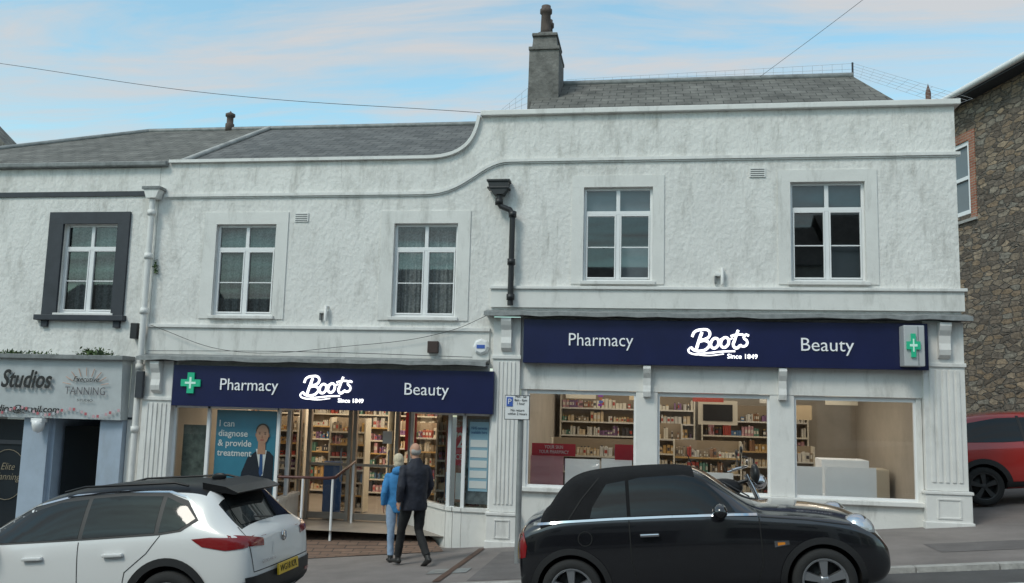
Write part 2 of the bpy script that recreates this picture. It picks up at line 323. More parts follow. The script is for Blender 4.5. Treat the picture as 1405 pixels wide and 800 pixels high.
for h in RW: window(*h,Y,B,'blind'); surround(h[0]-.2,h[1]+.19,h[2]-.05,h[3]+.2,*h,B,M_smooth)
for vx,vz in((-6.2,3.22),(1.7,3.93)):
    box('air_vent',vx-.13,vx+.13,Y-.02,Y+.01,vz-.08,vz+.08,M_trim,B)
    for k in range(4): box('vent_slot',vx-.11,vx+.11,Y-.024,Y,vz-.06+k*.035,vz-.05+k*.035,M_char,B)
for vx,vz in((-5.63,1.52),(1.12,2.2)):
    box('overflow_bracket',vx-.12,vx+.02,Y-.10,Y,vz-.02,vz+.03,M_trim,B,.01); tube('overflow_pipe',[(vx,Y,vz+.1),(vx,Y-.09,vz+.1),(vx,Y-.09,vz-.16)],.028,M_trim,B);box('overflow_mount',vx-.12,vx-.09,Y-.07,Y,vz-.14,vz-.02,M_lead,B)
box('brown_junction_box',-3.78,-3.6,Y-.12,Y-.02,.84,1.04,mat('brown_box',(.05,.03,.025),.6),B,.01)
lathe('alarm_box',[(0,-.07),(.10,-.07),(.14,-.03),(.14,0)],M_upvc,B,8,(-2.86,Y-.03,.96),'Y',False)
box('alarm_label',-2.93,-2.79,Y-.107,Y-.098,.93,.99,mat('alarm_blue',(.05,.12,.45),.5),B)
D=group('downpipe');D.parent=B
prism('hopper',[(-2.80,3.80),(-2.44,3.80),(-2.46,3.68),(-2.53,3.56),(-2.70,3.56),(-2.78,3.68)],Y-.22,Y-.03,M_iron,D)
box('hopper_rim',-2.82,-2.42,Y-.24,Y-.02,3.78,3.82,M_iron,D,.008);box('hopper_band',-2.81,-2.43,Y-.235,Y-.02,3.66,3.69,M_iron,D,.008)
tube('pipe',[(-2.61,Y-.14,3.56),(-2.61,Y-.14,3.44),(-2.57,Y-.14,3.36),(-2.42,Y-.14,3.30),(-2.37,Y-.14,3.22),(-2.37,Y-.14,1.66)],.05,M_iron,D)
for z in(3.44,3.22,2.4,1.8): lathe('collar',[(.05,-.05),(.068,-.05),(.068,.05),(.05,.05)],M_iron,D,16,(-2.61 if z==3.44 else -2.37,Y-.14,z))
W=group('white_downpipe');W.parent=B
prism('hopper',[(-9.17,3.74),(-8.86,3.74),(-8.92,3.56),(-9.11,3.56)],Y-.22,Y-.02,M_trim,W)
box('hopper_rim',-9.19,-8.84,Y-.24,Y-.01,3.72,3.77,M_lead,W)
tube('pipe',[(-9.03,Y-.12,3.56),(-9.03,Y-.12,-2.9)],.055,M_trim,W)
for z in(3.3,2.5,1.5,.5,-.6,-1.6): lathe('collar',[(.055,-.05),(.074,-.05),(.074,.05),(.055,.05)],M_trim,W,16,(-9.03,Y-.12,z))
box('meter_box',-9.25,-9.12,Y-.16,Y,1.0,1.28,M_iron,W,.01); box('meter_box_low',-9.02,-8.88,Y-.24,Y-.17,-.05,.42,M_char,W,.01)
M_cable=mat('black_cable',(.03,.03,.03),.6)
tube('cable',[(-8.9,Y-.1,1.25),(-7.4,Y-.1,.82),(-5.2,Y-.1,.93),(-3.4,Y-.1,1.22),(-2.7,Y-.1,1.52)],.005,M_cable,B,1,smoothc=True)
tube('cable_b',[(-8.9,Y-.1,.79),(-6,Y-.1,.82),(-3,Y-.1,.78)],.006,M_cable,B,1,smoothc=True)
# fascias
box('left_fascia',-8.32,-2.60,14.78,Y-.05,-.165,.545,M_navy,B,.006)
box('right_fascia',-2.12,4.23,14.78,Y-.05,.70,1.425,M_navy,B,.006)
box('left_fascia_backboard',-8.36,-2.72,Y-.04,Y+.06,-.16,.66,M_trim,B)
box('right_head_panel',-2.2,4.2,Y-.04,Y+.045,.27,1.5,M_smooth,B)
F=14.768
text('sign_pharmacy','Pharmacy',-.845,F,1.085,1.05,.30,M_txt,B,boldoff=-.001);text('sign_beauty','Beauty',2.715,F,1.06,.80,.30,M_txt,B,boldoff=-.001)
text('sign_pharmacy','Pharmacy',-6.9,F,.215,1.06,.29,M_txt,B,boldoff=-.001);text('sign_beauty','Beauty',-3.745,F,.21,.76,.29,M_txt,B,boldoff=-.001)
text('sign_since','Since 1849',1.42,F,.86,.47,.105,M_lit,B,boldoff=.001);text('sign_since','Since 1849',-5.05,F,-.005,.45,.10,M_lit,B,boldoff=.001)
def logo(x,z,s):
    g=group('script_lettering');g.parent=B
    def st(pts,r,cyc=False): tube('stroke',[(x+p[0]*s,F-.012,z+p[1]*s) for p in pts],r*s,M_lit,g,2,cyc,True)
    st([(1.7,3.5),(1.25,2.2),(.75,.6)],.24);st([(.1,2.7),(.5,3.5),(1.6,3.9),(2.8,3.7),(2.9,2.9),(2.1,2.3),(1.3,2.15),(2.2,2.1),(2.9,1.6),(2.5,.8),(1.5,.4),(.5,.5),(-.1,1.0)],.21)
    for cx,cy in((3.75,1.7),(5.35,1.85)): st([(cx+.62*math.cos(a)+.15*math.sin(a),cy+.82*math.sin(a)) for a in[i*math.pi/4 for i in range(8)]],.21,True)
    st([(4.1,2.4),(4.6,2.3),(4.9,2.5)],.12);st([(5.7,2.5),(6.2,2.4),(6.6,2.6)],.12)
    st([(7.5,3.9),(6.95,2.3),(6.75,1.3),(7.2,.95),(7.8,1.4)],.22);st([(6.3,2.9),(7.2,3.15),(8.3,3.2)],.17)
    st([(9.2,3.0),(8.7,3.15),(8.4,2.7),(8.9,2.1),(8.8,1.5),(8.2,1.25),(7.8,1.5)],.19)
    st([(-.1,1.0),(-.5,.4),(.2,-.1),(2.5,.05),(5,.35),(7,.45)],.14);st([(.2,-.1),(2.5,-.35),(5.2,-.05)],.08)
logo(.62,.90,.098);logo(-5.90,.03,.094)
def cross(x,z,s,y,parent,kx=1):
    a=s*.17;b=s*.5
    prism('green_cross',[(x+p*kx,z+q) for p,q in((-a,-b),(a,-b),(a,-a),(b,-a),(b,a),(a,a),(a,b),(-a,b),(-a,a),(-b,a),(-b,-a),(-a,-a))],y,y+.03,mat('lit_green',(.015,.33,.18),.4,emit=.35),parent)
    c,d=a*.3,b*.55
    prism('cross_inner',[(x+p*kx,z+q) for p,q in((-c,-d),(c,-d),(c,-c),(d,-c),(d,c),(c,c),(c,d),(-c,d),(-c,c),(-d,c),(-d,-c),(-c,-c))],y-.006,y,mat('cross_pale',(.5,.75,.65),.5,emit=.2),parent)
cross(-7.97,.235,.36,14.745,B)
G=group('projecting_cross_sign');G.parent=B
box('sign_box',3.80,4.10,14.50,14.77,.745,1.37,mat('sign_box_grey',(.55,.56,.57),.3,.2),G,.012); cross(3.93,1.06,.36,14.465,G,.55)
box('sign_side_seam',4.0,4.012,14.494,14.502,.76,1.355,M_grey,G)
def bracket(cx,zt,yf,g,h=.55,w=.085):
    prof=[(0,0),(.17,0),(.18,-.05),(.15,-.12),(.10,-.2),(.09,-.32),(.11,-.42),(.09,-.5),(.03,-h),(0,-h)]
    n=len(prof);vs=[(cx-w,yf-a,zt+b) for a,b in prof]+[(cx+w,yf-a,zt+b) for a,b in prof]
    fs=[tuple(range(n)),tuple(range(2*n-1,n-1,-1))]+[(i,(i+1)%n,(i+1)%n+n,i+n) for i in range(n)]
    mobj('scroll_bracket',vs,fs,M_trim,g)
def pilaster(name,x0,x1,z0,z1,yf=Y-.12):
    g=group(name);g.parent=B
    box('base',x0-.03,x1+.03,yf-.05,Y+.05,z0,z0+.50,M_trim,g,.01);box('plinth',x0-.05,x1+.05,yf-.08,Y+.04,z0-.4,z0+.09,M_trim,g,.01)
    cx=(x0+x1)/2;bw=(x1-x0)*.28
    for a,b,c,d in((cx-bw,cx+bw,z0+.42,z0+.44),(cx-bw,cx+bw,z0+.14,z0+.16),(cx-bw,cx-bw+.02,z0+.163,z0+.417),(cx+bw-.02,cx+bw,z0+.163,z0+.417)): box('base_panel',a,b,yf-.065,yf-.048,c,d,M_trim,g)
    box('base_cap',x0-.05,x1+.05,yf-.07,Y+.03,z0+.503,z0+.55,M_trim,g,.01)
    box('shaft',x0,x1,yf,Y+.04,z0+.553,z1,M_trim,g,.008)
    n=5;w=(x1-x0-.12)/n
    for k in range(n): box('flute_rib',x0+.06+w*k+w*.22,x0+.06+w*k+w*.78,yf-.018,yf+.005,z0+.68,z1-.75,M_trim,g,.006)
    box('necking',x0-.02,x1+.02,yf-.03,Y+.02,z1-.70,z1-.64,M_trim,g,.008)
    bracket(cx,z1-.02,yf,g)
    return g
pilaster('pilaster',-2.64,-2.18,P(-2.4),1.46);pilaster('pilaster',4.17,4.78,P(4.5)-.02,1.46);pilaster('pilaster',-8.93,-8.38,P(-8.6)+.05,.62)
# ---------- right shopfront
for a,b in((-.26,.09),(1.86,2.24)):
    box('shop_mullion',a,b,Y-.03,Y+.12,-1.33,.72,M_trim,B,.01); bracket((a+b)/2,.69,Y-.03,B,.5,.06)
box('shop_sill',-2.17,4.16,Y-.10,Y+.15,-1.40,-1.33,M_trim,B,.01)
box('stall_riser',-2.17,4.16,Y-.02,Y+.1,-2.6,-1.402,M_smooth,B)
for a,b in((-2.17,-2.06),(4.08,4.16)): box('shop_jamb',a,b,Y-.01,Y+.1,-1.33,.27,M_trim,B)
for a,b in((-2.06,-.26),(.09,1.86),(2.24,4.08)):
    mobj('shop_glass',[(a,Y+.05,-1.33),(b,Y+.05,-1.33),(b,Y+.05,.26),(a,Y+.05,.26)],[(0,1,2,3)],M_glass,B)
    for c,d,e,f in((a,b,.20,.266),(a,a+.035,-1.33,.199),(b-.035,b,-1.33,.199)): box('glazing_frame',c,d,Y+.02,Y+.08,e,f,M_upvc,B)
    box('glazing_frame_low',a+.035,b-.035,Y+.02,Y+.08,-1.33,-1.29,M_upvc,B)
M_iw=mat('shop_inner_wall',(.48,.44,.385),.8,var=.12,vscale=1.5);M_ceil=mat('shop_ceiling',(.36,.34,.31),.9,var=.1);M_fl=mat('shop_floor',(.25,.22,.19),.4,var=.15)
def room(name,x0,x1,y0,y1,z0,z1):
    g=group(name);g.parent=B
    mobj('floor',[(x0,y0,z0),(x1,y0,z0),(x1,y1,z0),(x0,y1,z0)],[(0,1,2,3)],M_fl,g)
    mobj('ceiling',[(x0,y0,z1),(x1,y0,z1),(x1,y1,z1),(x0,y1,z1)],[(0,1,2,3)],M_ceil,g)
    mobj('inner_walls',[(x0,y0,z0),(x0,y1,z0),(x1,y1,z0),(x1,y0,z0),(x0,y0,z1),(x0,y1,z1),(x1,y1,z1),(x1,y0,z1)],[(0,1,5,4),(1,2,6,5),(2,3,7,6)],M_iw,g);return g
RR=room('right_shop_interior',-2.16,4.4,Y+.12,20.8,-1.95,.62)
LR=room('left_shop_interior',-8.8,-2.3,Y+.12,21.5,-2.22,.12)
PC=[mat('pack_%d'%i,c,.45) for i,c in enumerate([(.62,.60,.55),(.42,.07,.05),(.08,.16,.30),(.50,.32,.12),(.12,.26,.20),(.50,.28,.30),(.60,.48,.32),(.06,.055,.06),(.22,.12,.24),(.66,.62,.52),(.28,.15,.08),(.30,.24,.17)])]
SHW=11
def boxes(name,bl,mats,parent):
    vs=[];fs=[];mi=[]
    for x0,x1,y0,y1,z0,z1,k in bl:
        b=len(vs);vs+=[(x,y,z) for x in(x0,x1) for y in(y0,y1) for z in(z0,z1)]
        for f in[(0,1,3,2),(4,6,7,5),(0,4,5,1),(2,3,7,6),(0,2,6,4),(1,5,7,3)]: fs.append(tuple(b+i for i in f));mi.append(k)
    o=mobj(name,vs,fs,mats,parent)
    for p,k in zip(o.data.polygons,mi):p.material_index=k
    return o
PICK=[0,0,9,9,6,3,10,11,7,0,6,1,5,2,4,8]
def shelf(name,x0,x1,y,z0,n,h,parent,depth=.35,dens=.9):
    bl=[(x0,x1,y+depth-.02,y+depth,z0,z0+n*h+.1,SHW),(x0-.03,x0,y,y+depth,z0,z0+n*h+.1,9),(x1,x1+.03,y,y+depth,z0,z0+n*h+.1,9)]
    for k in range(n):
        z=z0+.08+k*h;bl.append((x0,x1,y,y+depth-.03,z-.015,z,9));bl.append((x0,x1,y-.012,y,z-.028,z+.005,random.choice([0,9,3,9])))
        x=x0+.02
        while x<x1-.04:
            w=random.uniform(.025,.085);c=random.choice(PICK);r=random.randint(2,5);hh=random.uniform(.3,.82)*h
            for q in range(r):
                if x+w>x1: break
                if random.random()<dens:
                    yy=y+random.uniform(.01,.10);zz=z+hh*random.uniform(.85,1)
                    bl.append((x+.003,x+w*.88,yy,y+.24,z+.001,zz,c))
                    if random.random()<.5: bl.append((x+w*.2,x+w*.7,yy+.02,yy+.06,zz+.001,zz+h*.07,random.choice([0,7,3])))
                    if random.random()<.6: bl.append((x+w*.12,x+w*.76,yy-.002,yy,z+hh*.3,z+hh*.65,random.choice([0,9,7,1])))
                x+=w
            x+=random.choice([0,0,.03])
    boxes(name,bl,PC,parent)
shelf('wall_shelving',-2.0,.9,20.2,-1.9,7,.30,RR);shelf('wall_shelving',1.1,3.3,20.3,-1.9,6,.32,RR)
shelf('gondola',-1.9,-.3,17.4,-1.9,4,.30,RR);shelf('gondola',.45,1.7,18.2,-1.9,4,.30,RR);shelf('gondola',2.5,3.2,19,-1.9,4,.28,RR)
shelf('gondola',-.2,.6,19.2,-1.9,5,.30,RR)
shelf('wall_shelving',-8.7,-6.2,20.9,-2.2,7,.30,LR);shelf('wall_shelving',-6.0,-2.9,20.9,-2.2,7,.30,LR)
shelf('gondola',-6.4,-5.7,17.6,-2.2,7,.25,LR);shelf('gondola',-4.9,-4.0,18.3,-2.2,6,.28,LR);shelf('gondola',-8.1,-6.9,17.4,-2.2,7,.28,LR)
shelf('window_display',-3.9,-2.75,16.4,-2.2,7,.27,LR);shelf('gondola',-5.5,-5.0,19.3,-2.2,6,.28,LR)
M_scr=mat('white_screen_glow',(.84,.86,.86),.5,var=.03,emit=.14);M_red=mat('promo_red',(.55,.04,.06),.5);M_pink=mat('promo_pink',(.78,.38,.40),.5)  # screen white carries a faint added glow to brighten it; screens are no lamps
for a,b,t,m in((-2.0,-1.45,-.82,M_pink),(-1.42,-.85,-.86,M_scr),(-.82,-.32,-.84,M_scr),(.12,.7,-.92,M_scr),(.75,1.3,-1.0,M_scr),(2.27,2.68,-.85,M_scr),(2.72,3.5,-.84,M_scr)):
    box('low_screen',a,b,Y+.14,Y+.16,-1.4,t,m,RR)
box('promo_strip',-1.98,-1.25,Y+.12,Y+.13,-.82,-.62,M_red,RR);text('promo_text','YOUR SKIN\nYOUR PHARMACY',-1.61,Y+.115,-.72,.5,.08,M_upvc,RR,.001)
box('promo_strip',-.60,-.30,Y+.12,Y+.13,-.85,-.60,M_red,RR)
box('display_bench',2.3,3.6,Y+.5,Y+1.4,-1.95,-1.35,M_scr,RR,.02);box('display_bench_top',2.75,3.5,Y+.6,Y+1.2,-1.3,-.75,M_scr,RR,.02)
box('promo_board',.95,1.75,19.3,19.33,-.3,.2,MC['pack_9'],RR);box('dark_screen',1.05,1.65,19.28,19.295,-.22,.12,M_black,RR);box('promo_board',2.6,3.3,19.7,19.72,-.15,.15,MC['pack_6'],RR)
for i in range(5): box('hanging_sign',-1.7+i*1.25,-1.1+i*1.25,18.0+.2*(i%3),18.02+.2*(i%3),.16,.34,MC['pack_%d'%(9,6,1,0,9)[i]],RR)
for i in range(9): box('hanging_tinsel',-.95+.012*(i%3),-.88+.015*(i%2),16.2,16.25,.02+i*.055,.06+i*.055,mat('tinsel_%d'%(i%3),((.35,.08,.5),(.12,.2,.6),(.6,.2,.1))[i%3],.3),RR)
box('counter',3.3,4.3,17.6,18.2,-1.95,-1.0,MC['pack_9'],RR,.02)
M_lamp=mat('ceiling_lamp',(1,.90,.74),.5,emit=6)
def lamps(parent,xs,ys,z):
    for x in xs:
        for y in ys: box('ceiling_light',x-.12,x+.12,y-.12,y+.12,z-.03,z-.004,M_lamp,parent)
lamps(RR,(-1.5,-.3,1.0,2.2,3.4),(16.4,17.8,19.4),.62)
lamps(LR,(-7.6,-6.4,-5.3,-4.3,-3.4),(17.6,18.8,20),.12)
def area(name,x,y,z,sx,sy,e,parent,col=(1,.80,.58)):
    l=bpy.data.lights.new(name,'AREA');l.shape='RECTANGLE';l.size=sx;l.size_y=sy;l.energy=e;l.color=col
    o=bpy.data.objects.new(name,l);scene.collection.objects.link(o);o.location=(x,y,z);o.parent=parent
area('interior_ceiling_lamp',1.1,18.4,.55,5.5,3.6,66,RR,(1,.87,.70));area('window_fill_light',1.1,15.75,.55,5.8,.4,17,RR,(1,.93,.84));area('interior_ceiling_lamp',-5.5,18.8,.05,5.5,3.6,145,LR)  # narrow area light behind the window is an added fill brightening the screens
# ---------- left shopfront
ZF=-2.22
box('door_head',-6.7,-4.3,16.45,16.6,-.12,.1,M_alu,B)
for x in(-6.62,-6.42,-5.62,-5.52,-4.70,-4.45): box('door_post',x-.035,x+.035,16.47,16.57,ZF,-.12,M_alu,B,.005)
for a,b in((-6.38,-5.66),(-5.48,-4.74)):
    mobj('door_glass',[(a,16.52,ZF+.1),(b,16.52,ZF+.1),(b,16.52,-.12),(a,16.52,-.12)],[(0,1,2,3)],M_glass,B)
    box('door_kick_rail',a,b,16.49,16.55,ZF+.02,ZF+.14,M_alu,B);box('door_mid_rail',a,b,16.50,16.54,-1.22,-1.17,M_alu,B)
    tube('door_pull_handle',[(b-.09,16.45,-1.5),(b-.09,16.42,-1.45),(b-.09,16.42,-.95),(b-.09,16.45,-.9)],.014,M_grey,B)
box('door_notice',-4.98,-4.80,16.49,16.495,-.78,-.55,M_upvc,B)
M_blu=mat('promo_blue',(.03,.09,.25),.5)
box('pay_sign_stand',-6.15,-5.8,16.62,16.68,-2.2,-1.15,M_blu,LR,.01)
def pane(x0,y0,x1,y1,z0,z1,nm='shop_glass'):
    mobj(nm,[(x0,y0,z0),(x1,y1,z0),(x1,y1,z1),(x0,y0,z1)],[(0,1,2,3)],M_glass,B)
def post(x,y,z0,z1,r=.03,m=M_upvc): box('glazing_post',x-r,x+r,y-r,y+r,z0,z1,m,B,.006)
def rail(x0,y0,x1,y1,z0,z1,w,m,nm='sill'):
    dx,dy=x1-x0,y1-y0;l=math.hypot(dx,dy);nx,ny=-dy/l*w,dx/l*w
    v=[(x0+nx,y0+ny,z0),(x1+nx,y1+ny,z0),(x1-nx,y1-ny,z0),(x0-nx,y0-ny,z0)];v+=[(a,b,z1) for a,b,c in v]
    mobj(nm,v,[(0,1,2,3),(4,5,6,7),(0,1,5,4),(1,2,6,5),(2,3,7,6),(3,0,4,7)],m,B)
ZS=-1.72
arc=[(-3.12,Y+.04)]+[(-3.12-.42*math.sin(a)-.0,Y+.04+.42*(1-math.cos(a))) for a in(.35,.7)]+[(-4.40,16.45)]
pl=[(-2.66,Y+.04)]+arc
for i in range(len(pl)-1):
    a,b=pl[i],pl[i+1];e=i*.0012;pane(*a,*b,ZS,-.1);rail(*a,*b,ZS-.06,ZS+e,.07,M_trim);rail(*a,*b,-2.75,ZS-.06,.04,M_smooth,'stall_riser');rail(*a,*b,-.2-e,-.1,.03,M_upvc,'head_rail')
for q in(pl[0],pl[1],pl[3],pl[4]): post(q[0],q[1],ZS,-.1)
pll=[(-8.36,Y+.04),(-7.72,Y+.04),(-6.42,Y+.04),(-6.60,16.45)]
for i in range(3):
    a,b=pll[i],pll[i+1];e=i*.0012;pane(*a,*b,ZS,-.1);rail(*a,*b,ZS-.06,ZS+e,.07,M_trim);rail(*a,*b,-3.1,ZS-.06,.04,M_smooth,'stall_riser');rail(*a,*b,-.2-e,-.1,.03,M_upvc,'head_rail')
for q in pll[:3]: post(q[0],q[1],ZS,-.1)
post(-6.50,15.7,ZS,-.1)
mobj('entrance_soffit',[(-8.6,Y+.06,-.09),(-2.5,Y+.06,-.09),(-2.5,16.6,-.09),(-8.6,16.6,-.09)],[(0,1,2,3)],M_ceil,B)
def poster(name,x0,x1,z0,z1,y,m,parent): return box(name,x0,x1,y,y+.006,z0,z1,m,parent)
PS=group('pharmacist_poster');PS.parent=B;yp=Y+.12
M_pb=mat('poster_blue',(.055,.24,.35),.4,var=.1,vscale=2);M_skin=mat('skin',(.50,.27,.18),.6);M_suit=mat('suit_navy',(.012,.016,.03),.7);M_hair=mat('dark_hair',(.06,.045,.035),.8)
poster('backing',-7.62,-6.50,-1.70,-.22,yp,M_pb,PS)
def flat(pts,y,m,nm,parent): prism(nm,pts,y,y+.003,m,parent)
def ell(cx,cz,rx,rz,n=24): return [(cx+rx*math.cos(2*math.pi*i/n),cz+rz*math.sin(2*math.pi*i/n)) for i in range(n)]
flat([(-7.14,-1.69),(-7.10,-1.30),(-7.0,-1.04),(-6.82,-.90),(-6.60,-.92),(-6.52,-1.0),(-6.51,-1.69)],yp-.006,M_suit,'suit',PS)
flat([(-6.85,-.88),(-6.65,-.90),(-6.70,-1.34),(-6.74,-1.34)],yp-.010,M_upvc,'shirt',PS);flat([(-6.77,-.97),(-6.72,-.97),(-6.70,-1.30),(-6.74,-1.36),(-6.77,-1.30)],yp-.014,M_blu,'tie',PS)
flat([(-6.82,-.97),(-6.67,-.97),(-6.68,-.75),(-6.81,-.75)],yp-.016,M_skin,'neck',PS)
flat(ell(-6.742,-.56,.122,.122),yp-.018,M_hair,'hair',PS);flat(ell(-6.74,-.63,.114,.165),yp-.022,M_skin,'face',PS)
for ex in(-6.79,-6.69): flat(ell(ex,-.62,.018,.009,10),yp-.026,M_hair,'eye',PS);flat(ell(ex,-.592,.024,.005,10),yp-.026,M_hair,'brow',PS)
flat(ell(-6.74,-.725,.038,.012,12),yp-.026,mat('lips',(.4,.12,.1),.6),'mouth',PS);flat(ell(-6.74,-.672,.014,.03,10),yp-.026,mat('skin_shadow',(.38,.19,.12),.6),'nose',PS)
for ex in(-6.858,-6.622): flat(ell(ex,-.64,.014,.035,10),yp-.020,MC['skin_shadow'],'ear',PS)
for i,s in enumerate(('I can','diagnose','& provide','treatment')): text('poster_text',s,-7.57,yp-.008,-.46-.17*i,None,.158,M_upvc,PS,.001,align='LEFT',boldoff=.002)
poster('window_notice',-8.28,-7.8,-1.69,-.5,Y+.2,mat('poster_dark_photo',(.08,.10,.09),.5,var=.8,vscale=5),B)
HP=group('half_price_poster');HP.parent=B
HP.location=(-3.40,15.66,-.95);HP.rotation_euler=(0,0,math.radians(-24))
box('backing',-.22,.22,0,.01,-.75,.65,mat('poster_photo',(.35,.16,.10),.5,var=.7,vscale=6),HP);box('red_panel',-.19,.19,-.008,-.001,-.12,.55,M_red,HP)
text('poster_text','1/2',0,-.012,.30,.32,.36,M_upvc,HP,.001,boldoff=.006);text('poster_text','PRICE',0,-.012,.02,.30,.13,M_upvc,HP,.001);box('blue_panel',-.19,.0,-.008,-.001,-.70,-.25,mat('promo_cyan',(.1,.3,.5),.5),HP);box('white_panel',.03,.19,-.008,-.001,-.70,-.25,M_upvc,HP)
text('poster_text','GET DRY\nSKIN\nRELIEF',0,-.012,.60,.30,.05,M_upvc,HP,.001)
SP=group('services_poster');SP.parent=B
poster('backing',-3.08,-2.68,-1.66,-.25,Y+.09,mat('poster_photo2',(.10,.12,.13),.5,var=.8,vscale=6),SP);poster('panel',-3.04,-2.71,-1.45,-.30,Y+.08,mat('poster_pale',(.30,.48,.60),.5),SP)
for i in range(5): poster('line',-3.02,-2.73,-1.40+i*.17,-1.28+i*.17,Y+.074,M_upvc,SP)
text('poster_text','NHS services\navailable here',-2.875,Y+.072,-.44,.27,.07,M_blu,SP,.001)
poster('red_display',-4.62,-4.40,-.9,-.2,16.75,M_red,B)
M_ramp=brickmat('ramp_tiles',(.17,.105,.075),(.22,.14,.10),(.08,.06,.05),1,.35,.12,.012,0,.4,'XY',.2)
mobj('entrance_ramp',[(-6.7,16.6,ZF),(-4.2,16.6,ZF),(-3.55,15.1,-2.33),(-3.3,14.55,P(-3.3,14.55)+.01),(-6.95,14.35,P(-6.95,14.35)+.012),(-6.7,15.1,-2.45)],[(0,1,2,3,4,5)],M_ramp,B)
H=group('ramp_handrail');M_wood=mat('rail_maroon',(.10,.035,.03),.35)
tube('rail',[(-6.4,15.05,-1.34),(-6.0,15.1,-1.34),(-5.52,15.15,-1.34),(-5.42,15.25,-1.33),(-5.42,16.25,-1.12)],.026,M_wood,H)
tube('post',[(-5.95,15.1,-1.36),(-5.95,15.1,-2.5)],.022,M_upvc,H);tube('post',[(-5.45,15.2,-1.36),(-5.45,15.2,-2.45)],.022,M_upvc,H);tube('post',[(-5.42,16.2,-1.14),(-5.42,16.2,-2.25)],.022,M_upvc,H)
# ---------- roofs & chimney
mobj('right_roof',[(-2.3,15.4,4.75),(4.75,15.4,4.75),(4.11,19,7.02),(-2.6,19,7.02),(4.75,22.5,4.75),(-2.3,22.5,4.75)],[(0,1,2,3),(1,4,2),(2,4,5,3)],M_slate2,B)
tube('right_ridge_tiles',[(-2.6,19,7.03),(4.11,19,7.03)],.07,M_lead,B)
mobj('left_roof',[(-8.75,15.3,4.34),(-2.75,15.3,4.34),(-2.75,19,6.15),(-8.75,19,6.15),(-8.75,22.5,4.3),(-2.75,22.5,4.3)],[(0,1,2,3),(3,2,5,4)],M_slate,B)
tube('left_ridge_tiles',[(-8.75,19,6.17),(-2.8,19,6.17)],.06,M_lead,B);tube('roof_verge',[(-8.75,15.3,4.37),(-8.75,19,6.19)],.05,mat('mortar_verge',(.4,.4,.38),.9,var=.3),B)
box('roof_gable_infill',-2.76,-2.70,15.4,19,3.6,5.0,M_smooth,B)
C=group('chimney_stack');C.parent=B
def frust(name,x0,x1,y0,y1,z0,z1,k,m,p):
    cx,cy=(x0+x1)/2,(y0+y1)/2
    v=[(x,y,z0) for x,y in((x0,y0),(x1,y0),(x1,y1),(x0,y1))]+[(cx+(x-cx)*k,cy+(y-cy)*k,z1) for x,y in((x0,y0),(x1,y0),(x1,y1),(x0,y1))]
    mobj(name,v,[(0,1,2,3),(4,5,6,7),(0,1,5,4),(1,2,6,5),(2,3,7,6),(3,0,4,7)],m,p)
frust('shaft',-2.62,-1.95,17.9,19.0,4.5,7.40,.93,M_chim,C);box('band',-2.61,-1.96,17.9,19.0,7.402,7.47,M_chim,C,.01);frust('upper',-2.54,-2.02,17.95,18.95,7.473,7.71,.94,M_chim,C);box('cap',-2.55,-2.01,17.93,18.97,7.713,7.78,M_chim,C,.02);frust('flaunching',-2.48,-2.09,18,18.9,7.783,7.88,.7,M_chim,C)
for y,h in((18.25,.64),(18.65,.5)): lathe('chimney_pot',[(0,0),(.125,0),(.11,.1),(.10,h-.18),(.13,h-.16),(.13,h-.08),(.10,h-.06),(.10,h),(.08,h),(.08,h-.2)],M_pot,C,18,(-2.3,y,7.86))
lathe('roof_finial',[(0,.0),(.10,0),(.10,.2),(.075,.22),(.075,.36),(.11,.38),(.11,.44),(.03,.48),(.0,.52)],M_pot,B,14,(-9.74,19,6.1))
lathe('terracotta_finial',[(0,.0),(.10,0),(.09,.25),(.11,.27),(.05,.35),(.05,.5),(.0,.68)],mat('terracotta',(.14,.08,.06),.8),B,14,(5.15,17.5,5.6));box('finial_base',5.0,5.3,17.4,17.6,2,5.6,M_pot,B)
M_net=mat('net_wire',(.34,.35,.36),.6)
NT=group('bird_netting');NT.parent=B
def netpatch(a,b,c,d,n,m2):
    a,b,c,d=map(Vector,(a,b,c,d))
    for i in range(n+1):
        t=i/n;p=a.lerp(b,t);q=d.lerp(c,t);tube('wire',[tuple(p),tuple(q)],.0025,M_net,NT,0)
    for i in range(m2+1):
        t=i/m2;p=a.lerp(d,t);q=b.lerp(c,t);tube('wire',[tuple(p),tuple(q)],.0025,M_net,NT,0)
netpatch((4.11,19,7.05),(4.13,19,7.3),(5.6,16.5,5.62),(4.9,15.5,5.15),4,10)
netpatch((-1.9,19,7.05),(-1.9,19,7.13),(4.1,19,7.3),(4.1,19,7.05),2,30)
netpatch((-2.62,18,6.6),(-2.62,18,6.1),(-3.0,16.5,5.5),(-3.0,16.5,5.55),3,5)
tube('net_pole',[(4.11,19,7.0),(4.11,19,7.32)],.02,M_char,NT,1)

# ------------------------------------------------------------------ neighbour: tanning studio
Nb=group('tanning_studio_building')
nh=[(-10.83,-9.73,1.46,3.12)]
wall('front_wall',-17,-8.985,.55,4.18,Y,nh,.16,M_wall,Nb);window(*nh[0],Y,Nb,'net')
box('dark_surround_top',-11.12,-9.50,Y-.05,Y+.002,3.12,3.34,M_char,Nb);box('dark_surround_left',-11.12,-10.83,Y-.05,Y+.002,1.42,3.119,M_char,Nb);box('dark_surround_right',-9.73,-9.50,Y-.05,Y+.002,1.42,3.119,M_char,Nb)
box('dark_sill',-11.22,-9.44,Y-.12,Y+.03,1.32,1.419,M_char,Nb,.01);box('sill_foot',-11.1,-10.98,Y-.06,Y,1.2,1.32,M_char,Nb);box('sill_foot',-9.66,-9.54,Y-.06,Y,1.2,1.32,M_char,Nb)
box('dark_band',-17,-9.2,Y-.03,Y+.01,3.64,3.73,M_char,Nb)
